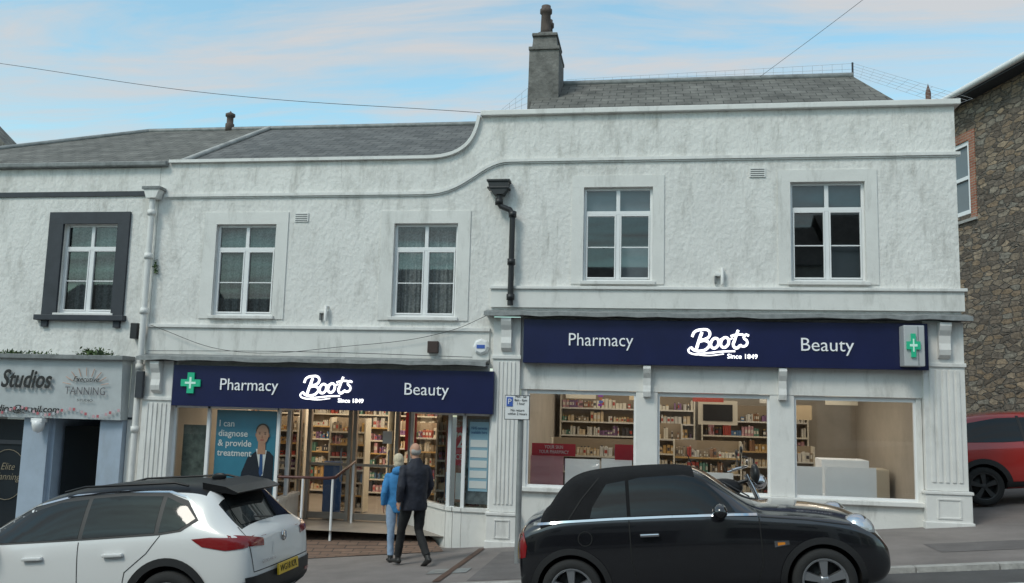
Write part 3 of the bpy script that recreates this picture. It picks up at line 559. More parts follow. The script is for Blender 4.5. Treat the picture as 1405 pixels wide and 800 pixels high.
box('gutter',-17,-8.83,Y-.12,Y+.05,4.19,4.28,M_lead,Nb,.02)
mobj('roof',[(-16.5,15.0,4.2),(-8.76,15.0,4.2),(-8.76,19,6.16),(-11.75,19,6.16),(-16.5,22.5,4.2),(-8.76,22.5,4.2)],[(0,1,2,3),(0,3,4),(3,2,5,4)],M_slate2,Nb)
tube('ridge_tiles',[(-11.75,19,6.17),(-8.8,19,6.17)],.06,M_lead,Nb);tube('hip_tiles',[(-16.5,15.0,4.22),(-11.75,19,6.17)],.06,M_lead,Nb)
M_sb=mat('signboard_pale',(.50,.53,.54),.5,var=.08,vscale=4);M_bp=mat('pale_blue_paint',(.36,.43,.52),.6,var=.08,vscale=3,streak=.3)
def tiltboard(name,x0,x1,zt,zb,yt,yb,m,p):
    mobj(name,[(x0,yb,zb),(x1,yb,zb),(x1,yt,zt),(x0,yt,zt),(x0,Y,zb),(x1,Y,zb),(x1,Y,zt),(x0,Y,zt)],[(0,1,2,3),(4,5,6,7),(0,1,5,4),(1,2,6,5),(2,3,7,6),(3,0,4,7)],m,p)
tiltboard('sign_board',-14,-9.26,.60,-.45,14.70,14.78,M_sb,Nb);box('sign_cornice',-14,-9.2,14.60,Y,.60,.68,M_lead,Nb,.01)
M_ink=mat('sign_ink',(.02,.02,.02),.6)
text('sign_studios','Studios',-11.10,14.68,.22,1.0,.44,M_ink,Nb,.003,shear=.25,boldoff=.009);text('sign_email','studios@gmail.com',-11.15,14.73,-.30,1.45,.16,M_ink,Nb,.002,shear=.15,boldoff=.003)
text('sign_executive','Executive',-9.93,14.69,.25,.5,.13,M_ink,Nb,.002,shear=.3);text('sign_tanning','TANNING',-9.93,14.70,.04,.78,.20,mat('sign_ink_grey',(.12,.11,.12),.6),Nb,.002,boldoff=-.002);text('sign_small','STUDIO',-9.93,14.71,-.12,.3,.06,M_ink,Nb,.002)
for i in range(9): a=math.radians(10+20*i);tube('sun_ray',[(-9.93+.30*math.cos(a),14.70,.13+.18*math.sin(a)),(-9.93+.45*math.cos(a),14.69,.13+.33*math.sin(a))],.006,mat('sign_tan',(.6,.35,.25),.6),Nb,1)
bl=[]
for i in range(60):
    x=-13.9+i*.078;z=-.28-.06*math.sin(i*.5)
    bl.append((x,x+.045,14.722,14.726,z-.08,z-.03,i%3))
boxes('flag_bunting',bl,[mat('bunting_red',(.45,.12,.14),.6),mat('bunting_grey',(.45,.47,.5),.6),mat('bunting_pink',(.55,.35,.38),.6)],Nb)
for a,b in((-11.22,-10.72),(-9.72,-9.28)): box('pier',a,b,Y-.10,Y+.4,-3.3,-.45,M_bp,Nb,.01)
box('party_pier',-9.27,-8.90,Y+.02,Y+.4,-3.3,.56,M_smooth,Nb)
box('recess_wall_left',-10.72,-10.66,Y,16.5,-3.3,-.45,M_bp,Nb);box('recess_back',-10.7,-9.7,16.4,16.5,-3.3,-.45,M_char,Nb);box('shop_soffit',-14,-9.1,Y+.01,16.6,-.44,-.40,M_char,Nb)
mobj('side_window',[(-10.6,15.2,-2.5),(-10.2,16.3,-2.5),(-10.2,16.3,-.6),(-10.6,15.2,-.6)],[(0,1,2,3)],mat('dark_glass',(.02,.025,.03),.08),Nb)
box('door_frame',-10.15,-9.74,16.3,16.38,-3.2,-.5,mat('grey_door',(.18,.19,.2),.5),Nb)
box('door_left',-12.2,-11.24,Y+.12,Y+.16,-3.2,-.5,MC['dark_glass'],Nb);box('door_transom',-12.2,-11.24,Y+.09,Y+.118,-.95,-.88,M_char,Nb)
box('door_stile',-11.32,-11.24,Y+.085,Y+.115,-3.2,-.5,M_char,Nb)
M_gold=mat('gold_letter',(.30,.25,.17),.5)
text('window_lettering','Elite\nTanning',-11.62,Y+.10,-1.45,.5,.18,M_gold,Nb,.001,shear=.3,boldoff=-.002)
tube('window_ring',[(-11.62+.38*math.cos(a),Y+.10,-1.5+.45*math.sin(a)) for a in[i*math.pi/12 for i in range(24)]],.005,M_gold,Nb,1,True)
lathe('camera_dome',[(0,-.14),(.08,-.1),(.11,0),(.11,.08),(0,.08)],M_upvc,Nb,16,(-10.82,14.75,-.58))
box('alarm_plate',-10.93,-10.71,14.68,14.84,-.53,-.46,M_upvc,Nb,.01)
def foliage(name,pts,n,rad,size,cols,parent=None):
    ms=[mat('leaf_%d'%i,c,.7) for i,c in enumerate(cols)];vs=[];fs=[];mi=[]
    for i in range(n):
        c=Vector(random.choice(pts))+Vector((random.gauss(0,rad[0]),random.gauss(0,rad[1]),abs(random.gauss(0,rad[2]))))
        u=Vector((random.gauss(0,1),random.gauss(0,1),random.gauss(0,1))).normalized();v=u.orthogonal().normalized();s=size*random.uniform(.5,1.4)
        b=len(vs);vs+=[c-u*s,c+v*s*.4,c+u*s,c-v*s*.4];fs.append((b,b+1,b+2,b+3));mi.append(random.randrange(len(ms)))
    o=mobj(name,vs,fs,ms,parent)
    for p,k in zip(o.data.polygons,mi):p.material_index=k
foliage('ledge_weeds',[(-9.8,14.75,.68),(-9.7,14.7,.68),(-9.95,14.7,.67)],260,(.12,.05,.05),.035,[(.06,.10,.03),(.09,.14,.04),(.04,.07,.03)])
foliage('ledge_weeds',[(-11.5,14.75,.68),(-11.2,14.7,.68),(-10.9,14.7,.67),(-12,14.7,.67)],260,(.2,.05,.03),.03,[(.06,.10,.03),(.12,.12,.06),(.04,.07,.03)])
foliage('wall_fern',[(-8.93,14.95,2.3),(-8.9,14.95,2.2)],60,(.02,.02,.06),.03,[(.05,.08,.03)])
# ------------------------------------------------------------------ stone building (right)
S=group('stone_building',(9.4,24,0),(0,0,math.radians(-74.6)))
wall('stone_wall',-16,12,-3,8.85,0,[(-3.5,-2.36,5.65,7.75)],.15,M_stone,S)
box('end_wall',-16,12,.3,8,-3,8.8,M_stone,S)
for a,b,c,d in((-3.75,-3.5,5.5,8.0),(-2.36,-2.1,5.5,8.0),(-3.5,-2.36,7.75,8.0)): box('brick_surround',a,b,-.02,.002,c,d,M_redbrick,S)
box('win_frame_l',-3.5,-3.38,.02,.08,5.65,7.75,M_upvc,S);box('win_frame_r',-2.48,-2.36,.02,.08,5.65,7.75,M_upvc,S);box('win_frame_t',-3.38,-2.48,.02,.08,7.63,7.75,M_upvc,S);box('win_frame_b',-3.38,-2.48,.02,.08,5.65,5.77,M_upvc,S);box('win_meet',-3.38,-2.48,.02,.08,6.65,6.75,M_upvc,S)
box('win_glass',-3.4,-2.46,.09,.1,5.7,7.7,mat('grey_glass',(.16,.18,.19),.1),S);box('win_sill',-3.8,-2.1,-.06,.02,5.42,5.5,M_kerb,S)
box('eaves_fascia',-16.2,12.2,-.45,.0,8.85,8.95,M_char,S);tube('gutter',[(-16,-.5,8.98),(12,-.5,8.98)],.09,M_upvc,S)
mobj('roof',[(-16.3,-.5,9.0),(12.3,-.5,9.0),(12.3,4,10.9),(-16.3,4,10.9),(-16.3,8.5,9.0),(12.3,8.5,9.0)],[(0,1,2,3),(3,2,5,4)],M_slate,S)
G2=group('distant_house');prism('gable_wall',[(-30,-4),(-19.0,-4),(-19.0,7.0),(-21.5,9.2),(-30,9.2)],23.8,24.5,mat('distant_wall',(.25,.23,.2),.9,var=.2),G2)
mobj('roof',[(-18.75,23.6,6.85),(-18.75,24.6,6.85),(-21.5,24.6,9.35),(-21.5,23.6,9.35)],[(0,1,2,3)],M_slate2,G2);prism('bargeboard',[(-18.7,6.75),(-18.7,6.92),(-21.5,9.45),(-30,9.45),(-30,9.25),(-21.5,9.25)],23.5,23.6,M_slate2,G2)
# opposite terrace (behind the viewer) - reflected in glass and paint
OT=group('terrace_building')
x=-34;k=0
cols=[(.55,.53,.48),(.62,.62,.6),(.45,.38,.30),(.6,.55,.45),(.35,.33,.32)]
while x<34:
    w=random.uniform(5.5,7.5);h=random.uniform(4.2,5.8)+SL*x;hm=mat('terrace_render_%d'%(k%5),cols[k%5],.8,var=.1)
    holes=[(x+.8+i*(w-1)/2,x+2+i*(w-1)/2,SL*x+1.5,SL*x+3) for i in(0,1)]+[(x+.6,x+w-.6,SL*x-1.6,SL*x+.3)]
    wall('front',x,x+w,-6,h,-5.5,holes,-.15,hm,OT)
    for q in holes: box('window_glass',q[0],q[1],-5.7,-5.66,q[2],q[3],MC['dark_glass'],OT)
    mobj('roof',[(x,-5.3,h),(x+w,-5.3,h),(x+w,-9,h+2.2),(x,-9,h+2.2),(x,-13,h),(x+w,-13,h)],[(0,1,2,3),(3,2,5,4)],M_slate,OT)
    x+=w;k+=1

# ------------------------------------------------------------------ parking sign
PG=group('parking_sign')
tube('pole',[(-1.86,12.9,P(-1.86,12.9)-.05),(-1.86,12.9,.12)],.042,M_galv,PG,5)
box('plate',-2.08,-1.735,12.83,12.838,-.20,.13,M_upvc,PG);box('plate_border',-2.09,-1.725,12.84,12.845,-.21,.14,M_char,PG)
box('p_panel',-2.06,-1.97,12.822,12.829,-.02,.11,MC['alarm_blue'],PG);text('sign_text','P',-2.015,12.818,.045,None,.11,M_upvc,PG,.001)
text('sign_text','Mon - Sat\n8am - 6pm\n1 hour',-1.855,12.826,.07,.18,.05,M_ink,PG,.001);text('sign_text','No return\nwithin 2 hours',-1.9,12.826,-.10,.28,.05,M_ink,PG,.001)
WG=group('overhead_cables')
tube('cable',[(-13.0,15.5,6.52),(-8,15.2,5.62),(-2.95,15.0,5.07)],.005,M_cable,WG,1,smoothc=True)
tube('cable_b',[(2.2,19.0,7.05),(3.3,15.5,6.9),(6.0,4,5.9)],.004,M_cable,WG,1,smoothc=True)

# ------------------------------------------------------------------ cars
def car_paint(name,col,coat=1): 
    return mat(name,col,.28,coat=coat,spec=.5)
M_tyre=mat('tyre_rubber',(.02,.02,.02),.85,bump=.2,bscale=60);M_alloy=mat('alloy_silver',(.55,.56,.58),.3,.9);M_rimdark=mat('wheel_dark',(.03,.03,.03),.5)
M_cg=mat('car_glass',(.010,.012,.013),.03,spec=.45);M_trimblk=mat('black_trim',(.018,.018,.019),.55);M_chrome=mat('chrome',(.7,.7,.72),.12,1)
M_tail=mat('tail_lamp_red',(.22,.010,.012),.15,coat=.5);M_lamp2=mat('headlamp_glass',(.55,.57,.58),.1,.3,coat=1);M_amber=mat('amber_lens',(.7,.25,.03),.2,coat=1);M_seam=mat('panel_gap',(.008,.008,.008),.8)
M_plate=mat('plate_yellow',(.75,.48,.03),.4)
def body(name,stations,mats,matfn,parent,wheels,R_,cre=.35):
    bm=bmesh.new();cl_=bm.edges.layers.float.new('crease_edge');rings=[]
    for (x,zb,wb,wm,zm,wr,zt) in stations:
        half=[(0,zb),(wb,zb),(wm*.975,zb+.10),(wm,zb+(zm-zb)*.55),(wm*.965,zm),(wr,zt-.035),(wr*.62,zt-.004),(0,zt+.012)]
        r=[bm.verts.new((x,y,z)) for y,z in half]+[bm.verts.new((x,-y,z)) for y,z in half[-2:0:-1]]
        rings.append(r)
    n=len(rings[0])
    for i in range(len(rings)-1):
        for j in range(n):
            f=bm.faces.new((rings[i][j],rings[i][(j+1)%n],rings[i+1][(j+1)%n],rings[i+1][j]));row=j if j<7 else 13-j
            f.material_index=matfn(i,row)
    for r in(rings[0],rings[-1]):
        for j in range(7):
            a,b=r[j],r[j+1];c,d=r[(n-j-1)%n],r[(n-j)%n]
            vs=[];[vs.append(v) for v in(a,b,c,d) if v not in vs]
            if len(vs)>2: bm.faces.new(vs)
    for i in range(len(rings)-1):
        for j in(4,10,5,9):
            e=bm.edges.get((rings[i][j],rings[i+1][j]))
            if e: e[cl_]=cre if j in(4,10) else cre*.6
    bmesh.ops.recalc_face_normals(bm,faces=bm.faces)
    me=bpy.data.meshes.new(name);bm.to_mesh(me);bm.free()
    for m in mats: me.materials.append(m)
    o=bpy.data.objects.new(name,me);scene.collection.objects.link(o)
    s=o.modifiers.new('s','SUBSURF');s.levels=3;s.render_levels=3
    dg=bpy.context.evaluated_depsgraph_get();me2=bpy.data.meshes.new_from_object(o.evaluated_get(dg))
    b2=bmesh.new();b2.from_mesh(me2);bvh=BVHTree.FromBMesh(b2);b2.free()
    o.modifiers.clear();o.data=me2
    cutm=[]
    for wx,wz in wheels:
        for s_ in(1,-1):
            bm=bmesh.new();bmesh.ops.create_cone(bm,cap_ends=True,segments=48,radius1=R_+.055,radius2=R_+.055,depth=.6)
            bmesh.ops.rotate(bm,verts=bm.verts,cent=(0,0,0),matrix=Matrix.Rotation(math.pi/2,3,'X'));bmesh.ops.translate(bm,verts=bm.verts,vec=(wx,s_*.84,wz))
            mc=bpy.data.meshes.new('cut');bm.to_mesh(mc);bm.free();co=bpy.data.objects.new('cut',mc);scene.collection.objects.link(co);cutm.append(co)
            md=o.modifiers.new('b','BOOLEAN');md.object=co;md.operation='DIFFERENCE';md.solver='EXACT'
    dg=bpy.context.evaluated_depsgraph_get();me3=bpy.data.meshes.new_from_object(o.evaluated_get(dg));o.modifiers.clear();o.data=me3
    for c in cutm: bpy.data.objects.remove(c)
    di=len(mats)-1
    for p in me3.polygons:
        c=p.center;p.use_smooth=True
        for wx,wz in wheels:
            d=math.hypot(c.x-wx,c.z-wz)
            if d<R_+.0565 and (d>R_+.045 and abs(p.normal.y)<.2 or abs(abs(c.y)-.54)<.01): p.material_index=di;p.use_smooth=False
    o.parent=parent;return o,bvh
def densify(polys,step):
    bm=bmesh.new()
    for pl in polys:
        bm.faces.new([bm.verts.new((a,b,0)) for a,b in pl])
    bmesh.ops.triangulate(bm,faces=[f for f in bm.faces if len(f.verts)>4])
    xs=[v.co.x for v in bm.verts];ys=[v.co.y for v in bm.verts]
    for ax,lo,hi in((0,min(xs),max(xs)),(1,min(ys),max(ys))):
        k=lo+step
        while k<hi:
            co=Vector((k,0,0)) if ax==0 else Vector((0,k,0));no=Vector((1,0,0)) if ax==0 else Vector((0,1,0))
            bmesh.ops.bisect_plane(bm,geom=list(bm.verts)+list(bm.edges)+list(bm.faces),plane_co=co,plane_no=no);k+=step
    bmesh.ops.remove_doubles(bm,verts=bm.verts,dist=1e-5)
    return bm
def patch(name,bvh,polys,axis,side,off,m,parent,step=.05):
    if not isinstance(polys[0],list): polys=[polys]
    bm=densify(polys,step);dead=[]
    for v in bm.verts:
        a,b=v.co.x,v.co.y
        if axis=='y': o=Vector((a,side*3,b));d=Vector((0,-side,0))
        elif axis=='x': o=Vector((side*3+ (2 if side<0 else 5)*side,a,b));d=Vector((-side,0,0))
        else: o=Vector((a,b,4));d=Vector((0,0,-1))
        h=bvh.ray_cast(o,d)
        if h[0] is None: dead.append(v)
        else: v.co=h[0]-d*off
    bmesh.ops.delete(bm,geom=dead,context='VERTS')
    me=bpy.data.meshes.new(name);bmesh.ops.recalc_face_normals(bm,faces=bm.faces);bm.to_mesh(me);bm.free();me.materials.append(m)
    for p in me.polygons:p.use_smooth=True
    ob=bpy.data.objects.new(name,me);scene.collection.objects.link(ob);ob.parent=parent;return ob
def strip(path,w,closed=False):
    out=[];n=len(path)
    for i in range(n if closed else n-1):
        a=Vector(path[i]);b=Vector(path[(i+1)%n]);d=(b-a)
        if d.length<1e-6: continue
        d.normalize();nn=Vector((-d.y,d.x))*w/2;a=a-d*w*.4;b=b+d*w*.4
        out.append([tuple(a-nn),tuple(b-nn),tuple(b+nn),tuple(a+nn)])
    return out
def arcpolys(cx,cz,r0,r1,a0,a1,n=26):
    o=[]
    for i in range(n):
        t0=math.radians(a0+(a1-a0)*i/n);t1=math.radians(a0+(a1-a0)*(i+1)/n)
        o.append([(cx+r0*math.cos(t0),cz+r0*math.sin(t0)),(cx+r1*math.cos(t0),cz+r1*math.sin(t0)),(cx+r1*math.cos(t1),cz+r1*math.sin(t1)),(cx+r0*math.cos(t1),cz+r0*math.sin(t1))])
    return o
def both(fn): fn(1);fn(-1)
def wheel(cx,cz,y,side,r,rr,parent,spokes=5,m=M_alloy,wide=.1,twin=False):
    g=group('wheel',(cx,y,cz));g.parent=parent
    w=.20;s=side
    lathe('tyre',[(rr,-w/2*s),(r-.02,-w/2*s),(r,-w/2*s+.02*s),(r,w/2*s-.03*s),(r-.015,w/2*s),(rr+.02,w/2*s+.006*s),(rr,w/2*s-.005*s)],M_tyre,g,40,(0,0,0),'Y')
    lathe('rim',[(rr+.004,w/2*s-.005*s),(rr-.012,w/2*s),(rr-.022,w/2*s-.02*s),(rr-.035,-.02*s),(rr-.04,-.06*s)],m,g,40,(0,0,0),'Y')
    lathe('brake_drum',[(0,-.02*s),(rr-.04,-.02*s),(rr-.04,-.05*s)],M_rimdark,g,32,(0,0,0),'Y')
    lathe('hub',[(0,w/2*s-.02*s),(.035,w/2*s-.02*s),(.06,w/2*s-.035*s),(.065,.0)],m,g,20,(0,0,0),'Y')
    offs=[-.17,.17] if twin else [0]
    for k in range(spokes):
        for of in offs:
            a=2*math.pi*k/spokes+math.pi/2
            c,sn=math.cos(a),math.sin(a);c2,s2=math.cos(a+of),math.sin(a+of);wi=wide*(.55 if twin else 1)
            def pt(rad,lat,yy,base=True):
                ux,uz=(c,sn) if rad<.1 else (c2,s2)
                return (ux*rad-sn*lat,yy,uz*rad+c*lat)
            yo,yi=w/2*s-.022*s,w/2*s-.06*s
            v=[pt(.04,-wi*.28,yo),pt(.04,wi*.28,yo),pt(rr-.015,wi*.5,yo+.006*s),pt(rr-.015,-wi*.5,yo+.006*s),pt(.04,-wi*.34,yi),pt(.04,wi*.34,yi),pt(rr-.015,wi*.6,yi),pt(rr-.015,-wi*.6,yi)]
            mobj('spoke',v,[(0,1,2,3),(4,5,6,7),(0,1,5,4),(1,2,6,5),(2,3,7,6),(3,0,4,7)],m,g)
def ellipsoid(name,c,r,m,parent,seg=20):
    bm=bmesh.new();bmesh.ops.create_uvsphere(bm,u_segments=seg,v_segments=seg//2,radius=1)
    for v in bm.verts: v.co=Vector((c[0]+v.co.x*r[0],c[1]+v.co.y*r[1],c[2]+v.co.z*r[2]))
    me=bpy.data.meshes.new(name);bm.to_mesh(me);bm.free();me.materials.append(m)
    for p in me.polygons:p.use_smooth=True
    o=bpy.data.objects.new(name,me);scene.collection.objects.link(o);o.parent=parent;return o

TH=math.atan(SL)
# ---- black convertible (x: rear 0 -> front 3.68)
M_blackp=mat('black_car_paint',(.007,.007,.009),.18,coat=1,spec=.7);M_fab=mat('soft_top_fabric',(.012,.012,.013),.95,bump=.4,bscale=220,var=.2,vscale=4,spec=.2)
cx0=-1.30
K=group('convertible_car',(cx0,10.12,R(cx0)),(0,-TH,0))
st=[(0.0,.34,.60,.68,.72,.52,.82),(.03,.27,.68,.77,.80,.60,.91),(.11,.22,.73,.82,.89,.65,.985),(.28,.2,.75,.83,.93,.66,1.03),(.38,.2,.76,.835,.955,.63,1.17),(.52,.2,.76,.84,.965,.60,1.35),
(.75,.2,.76,.84,.97,.585,1.42),(1.15,.2,.76,.84,.97,.58,1.435),(1.6,.2,.76,.84,.965,.58,1.435),(1.88,.2,.76,.84,.96,.585,1.405),(2.04,.2,.76,.84,.955,.60,1.31),(2.26,.2,.76,.84,.95,.63,1.13),(2.44,.2,.76,.84,.94,.64,1.015),
(2.60,.2,.76,.84,.92,.64,.995),(2.95,.2,.76,.835,.89,.62,.965),(3.25,.2,.74,.82,.84,.58,.92),(3.45,.2,.70,.78,.77,.54,.86),(3.58,.22,.64,.72,.67,.50,.76),(3.66,.28,.56,.64,.56,.44,.64),(3.69,.34,.5,.58,.5,.4,.55)]
def mf(i,row):
    if 3<=i<=8 and row>=4: return 1
    if 9<=i<=11 and row>=5: return 2
    return 0
o,bv=body('body',st,[M_blackp,M_fab,M_cg,M_seam],mf,K,[(.55,.30),(3.0,.30)],.30)
def fc(s):
    patch('door_window',bv,[(1.19,.995),(1.19,1.335),(1.30,1.355),(1.75,1.36),(1.93,1.31),(2.16,1.08),(2.22,.99)],'y',s,.005,M_cg,K)
    patch('quarter_window',bv,[(.78,.995),(.81,1.10),(.96,1.31),(1.155,1.335),(1.155,.99)],'y',s,.005,M_cg,K)
    patch('belt_chrome',bv,strip([(.20,.955),(.5,.972),(1.0,.978),(1.6,.975),(2.2,.965),(2.42,.955)],.022),'y',s,.012,M_chrome,K)
    patch('door_gap',bv,strip([(1.17,.95),(1.17,.55),(1.22,.33),(1.32,.27),(2.36,.27),(2.44,.5),(2.44,.93)],.012),'y',s,.003,M_seam,K,.04)
    patch('hood_gap',bv,strip([(2.46,.93),(2.9,.88),(3.3,.81)],.008),'y',s,.003,M_seam,K,.04)
    patch('sill_trim',bv,[(.92,.22),(.92,.29),(2.62,.29),(2.62,.22)],'y',s,.012,M_trimblk,K)
    for wx in(.55,3.0): patch('arch_trim',bv,arcpolys(wx,.30,.352,.415,-8,188),'y',s,.014,M_trimblk,K,.06)
    patch('tail_lamp',bv,[(.02,.62),(.02,.86),(.09,.88),(.12,.75),(.10,.64)],'y',s,.008,M_tail,K,.03)
    patch('tail_lamp_rear',bv,[(s*.56,.60),(s*.70,.60),(s*.70,.86),(s*.58,.86)],'x',-1,.008,M_tail,K,.03)
    patch('side_repeater',bv,[(2.56,.64),(2.56,.70),(2.70,.70),(2.70,.66)],'y',s,.008,M_chrome,K,.03)
    patch('repeater_lens',bv,[(2.59,.655),(2.59,.685),(2.66,.685),(2.66,.665)],'y',s,.012,M_amber,K,.03)
    patch('fuel_cap',bv,arcpolys(.72,.80,.065,.075,0,360),'y',s,.004,M_seam,K,.05)
    patch('soft_top_seam',bv,strip([(.56,.99),(.70,1.18),(.88,1.37)],.012),'y',s,.006,M_seam,K)
    box('door_handle',1.27,1.46,min(s*.83,s*.875),max(s*.83,s*.875),.795,.825,M_chrome,K,.010)
    ellipsoid('headlamp',(3.385,s*.60,.735),(.155,.14,.165),M_chrome,K);ellipsoid('headlamp_lens',(3.40,s*.605,.735),(.153,.135,.148),M_lamp2,K)
    ellipsoid('fog_lamp',(3.60,s*.50,.42),(.05,.07,.07),M_chrome,K)
    ellipsoid('mirror_shell',(2.06,s*.97,1.02),(.075,.12,.075),M_blackp,K);box('mirror_stalk',2.03,2.10,min(s*.80,s*.9),max(s*.80,s*.9),.955,.99,M_trimblk,K,.008)
    for wx in(.55,3.0): wheel(wx,.30,s*.735,s,.305,.215,K,5,M_alloy,.085)
both(fc)
patch('boot_gap',bv,strip([(-.55,.6),(-.5,.86),(.5,.86),(.55,.6)],.008),'x',-1,.003,M_seam,K)
patch('grille',bv,[(-.34,.40),(.34,.40),(.40,.56),(.3,.62),(-.3,.62),(-.40,.56)],'x',1,.006,M_trimblk,K);patch('grille_chrome',bv,strip([(-.40,.57),(-.3,.63),(.3,.63),(.40,.57)],.02),'x',1,.010,M_chrome,K)
box('number_plate_front',3.70,3.715,-.26,.26,.40,.51,M_upvc,K);box('number_plate_rear',-.02,-.005,-.26,.26,.55,.66,M_plate,K)
tube('wiper',[(2.45,.1,1.045),(2.2,.42,1.19)],.008,M_black,K);tube('aerial',[(1.88,.3,1.40),(1.84,.3,1.52)],.006,M_black,K)
ellipsoid('bonnet_badge',(3.52,0,.80),(.03,.05,.01),M_chrome,K)

# ---- white SUV (x: rear 0 -> front 4.48), heading -X
M_whitep=car_paint('white_car_paint',(.72,.72,.71),.6);M_bp2=mat('black_roof_paint',(.01,.01,.011),.35,spec=.3)
V=group('suv_car',(-3.99,9.84,R(-3.99)),(0,TH,math.pi))
st=[(0.0,.42,.60,.68,.88,.56,.96),(.05,.33,.74,.84,.98,.68,1.03),(.16,.27,.80,.90,1.03,.70,1.10),(.30,.25,.82,.92,1.05,.68,1.24),(.44,.25,.83,.925,1.06,.65,1.42),(.56,.25,.83,.93,1.065,.63,1.53),(.78,.25,.83,.93,1.065,.63,1.575),
(1.2,.24,.83,.93,1.06,.635,1.60),(1.8,.24,.83,.93,1.05,.64,1.605),(2.3,.24,.83,.93,1.04,.63,1.57),(2.6,.24,.83,.93,1.03,.62,1.49),(2.95,.24,.83,.93,1.02,.64,1.30),(3.25,.24,.83,.93,1.01,.68,1.12),
(3.4,.24,.83,.93,1.0,.70,1.07),(3.8,.24,.82,.92,.95,.68,1.02),(4.15,.25,.78,.88,.86,.62,.93),(4.35,.28,.70,.80,.74,.56,.82),(4.45,.34,.62,.70,.62,.5,.68),(4.48,.4,.55,.62,.55,.42,.58)]
def mf(i,row):
    if 5<=i<=8 and row>=5: return 1
    if 2<=i<=3 and row>=5: return 2
    if 9<=i<=11 and row>=5: return 2
    return 0
o,bv=body('body',st,[M_whitep,M_bp2,M_cg,M_seam],mf,V,[(.90,.36),(3.58,.36)],.36,.35)
def fc(s):
    patch('front_side_glass',bv,[(1.92,1.08),(1.92,1.47),(2.25,1.45),(2.6,1.36),(2.88,1.20),(3.02,1.07)],'y',s,.006,M_cg,V)
    patch('rear_side_glass',bv,[(1.05,1.10),(1.05,1.46),(1.5,1.485),(1.87,1.475),(1.87,1.08)],'y',s,.006,M_cg,V)
    patch('quarter_glass',bv,[(.62,1.22),(.74,1.34),(1.0,1.45),(1.0,1.10),(.78,1.12)],'y',s,.006,M_cg,V)
    patch('window_surround',bv,[(.58,1.20),(.75,1.40),(1.0,1.49),(1.5,1.515),(2.1,1.50),(2.6,1.41),(2.98,1.20),(3.12,1.05),(1.9,1.06),(1.0,1.075),(.75,1.10)],'y',s,.003,M_trimblk,V)
    patch('chrome_roofline',bv,strip([(.60,1.30),(.78,1.44),(1.0,1.505),(1.5,1.53),(2.1,1.515),(2.6,1.425),(3.0,1.22),(3.14,1.06)],.02),'y',s,.009,M_chrome,V)
    patch('cladding',bv,[(1.28,.25),(1.28,.40),(3.2,.38),(3.2,.25)],'y',s,.016,M_trimblk,V)
    patch('cladding_chrome',bv,strip([(1.35,.43),(3.1,.41)],.02),'y',s,.02,M_chrome,V)
    patch('lower_quarter',bv,[(.0,.30),(.0,.56),(.42,.54),(.48,.30)],'y',s,.014,M_trimblk,V)
    for wx in(.90,3.58): patch('arch_cladding',bv,arcpolys(wx,.36,.41,.49,-12,192),'y',s,.018,M_trimblk,V,.06)
    patch('front_door_gap',bv,strip([(1.90,1.04),(1.90,.45),(1.94,.40),(2.95,.40),(3.05,.6),(3.08,1.0)],.009),'y',s,.003,M_seam,V,.04)
    patch('rear_door_gap',bv,strip([(.98,1.07),(1.12,.90),(1.36,.72),(1.42,.45)],.009),'y',s,.003,M_seam,V,.04)
    patch('tail_lamp',bv,[(.0,.90),(.03,1.0),(.42,1.03),(.62,1.02),(.50,.94),(.25,.89)],'y',s,.008,M_tail,V,.03)
    patch('tail_lamp_rear',bv,[(s*.50,.88),(s*.50,.96),(s*.86,1.04),(s*.90,.92)],'x',-1,.008,M_tail,V,.03)
    patch('fog_reflector',bv,[(s*.58,.44),(s*.58,.48),(s*.78,.48),(s*.78,.44)],'x',-1,.020,M_tail,V,.03)
    patch('headlamp',bv,[(4.0,.80),(4.0,.88),(4.3,.80),(4.42,.70),(4.3,.68)],'y',s,.008,M_lamp2,V,.03)
    for hx in(1.50,2.42): 
        hz=.90;yy=abs(bv.ray_cast(Vector((hx,3*s,hz)),Vector((0,-s,0)))[0].y);box('door_handle',hx-.13,hx+.10,min(s*yy,s*(yy+.045)),max(s*yy,s*(yy+.045)),hz-.018,hz+.018,M_whitep,V,.012)
    ellipsoid('mirror_shell',(2.96,s*1.03,1.10),(.10,.13,.085),M_trimblk,V);box('mirror_stalk',2.92,3.0,min(s*.88,s*.97),max(s*.88,s*.97),1.03,1.07,M_trimblk,V,.008)
    tube('roof_rail',[(.80,s*.60,1.55),(.95,s*.61,1.59),(2.0,s*.615,1.60),(2.25,s*.60,1.555)],.013,M_bp2,V)
    for wx in(.90,3.58): wheel(wx,.36,s*.815,s,.355,.24,V,5,M_alloy,.10,True)
both(fc)
patch('rear_screen',bv,[(-.62,1.12),(-.50,1.44),(.50,1.44),(.62,1.12)],'x',-1,.008,M_cg,V)
patch('rear_lower_cladding',bv,[(-.80,.30),(-.84,.60),(.84,.60),(.80,.30)],'x',-1,.016,M_trimblk,V)
patch('skid_plate',bv,[(-.40,.30),(-.36,.36),(.36,.36),(.40,.30)],'x',-1,.022,M_alloy,V)
patch('tailgate_gap',bv,strip([(-.70,1.10),(-.78,.95),(-.72,.64),(.72,.64),(.78,.95),(.70,1.10)],.009),'x',-1,.004,M_seam,V,.04)
patch('plate_recess',bv,[(-.30,.76),(-.27,.88),(.27,.88),(.30,.76)],'x',-1,.004,M_whitep,V)
prism('spoiler',[(.30,1.425),(.26,1.445),(.40,1.515),(.66,1.575),(.66,1.50)],-.56,.56,M_bp2,V)
box('number_plate',-.055,-.035,-.27,.27,.53,.645,M_plate,V)
t=text('plate_text','WG18 KPL',-.058,0,.587,.46,.10,M_ink,V,.001);t.rotation_euler=(math.pi/2,0,-math.pi/2)
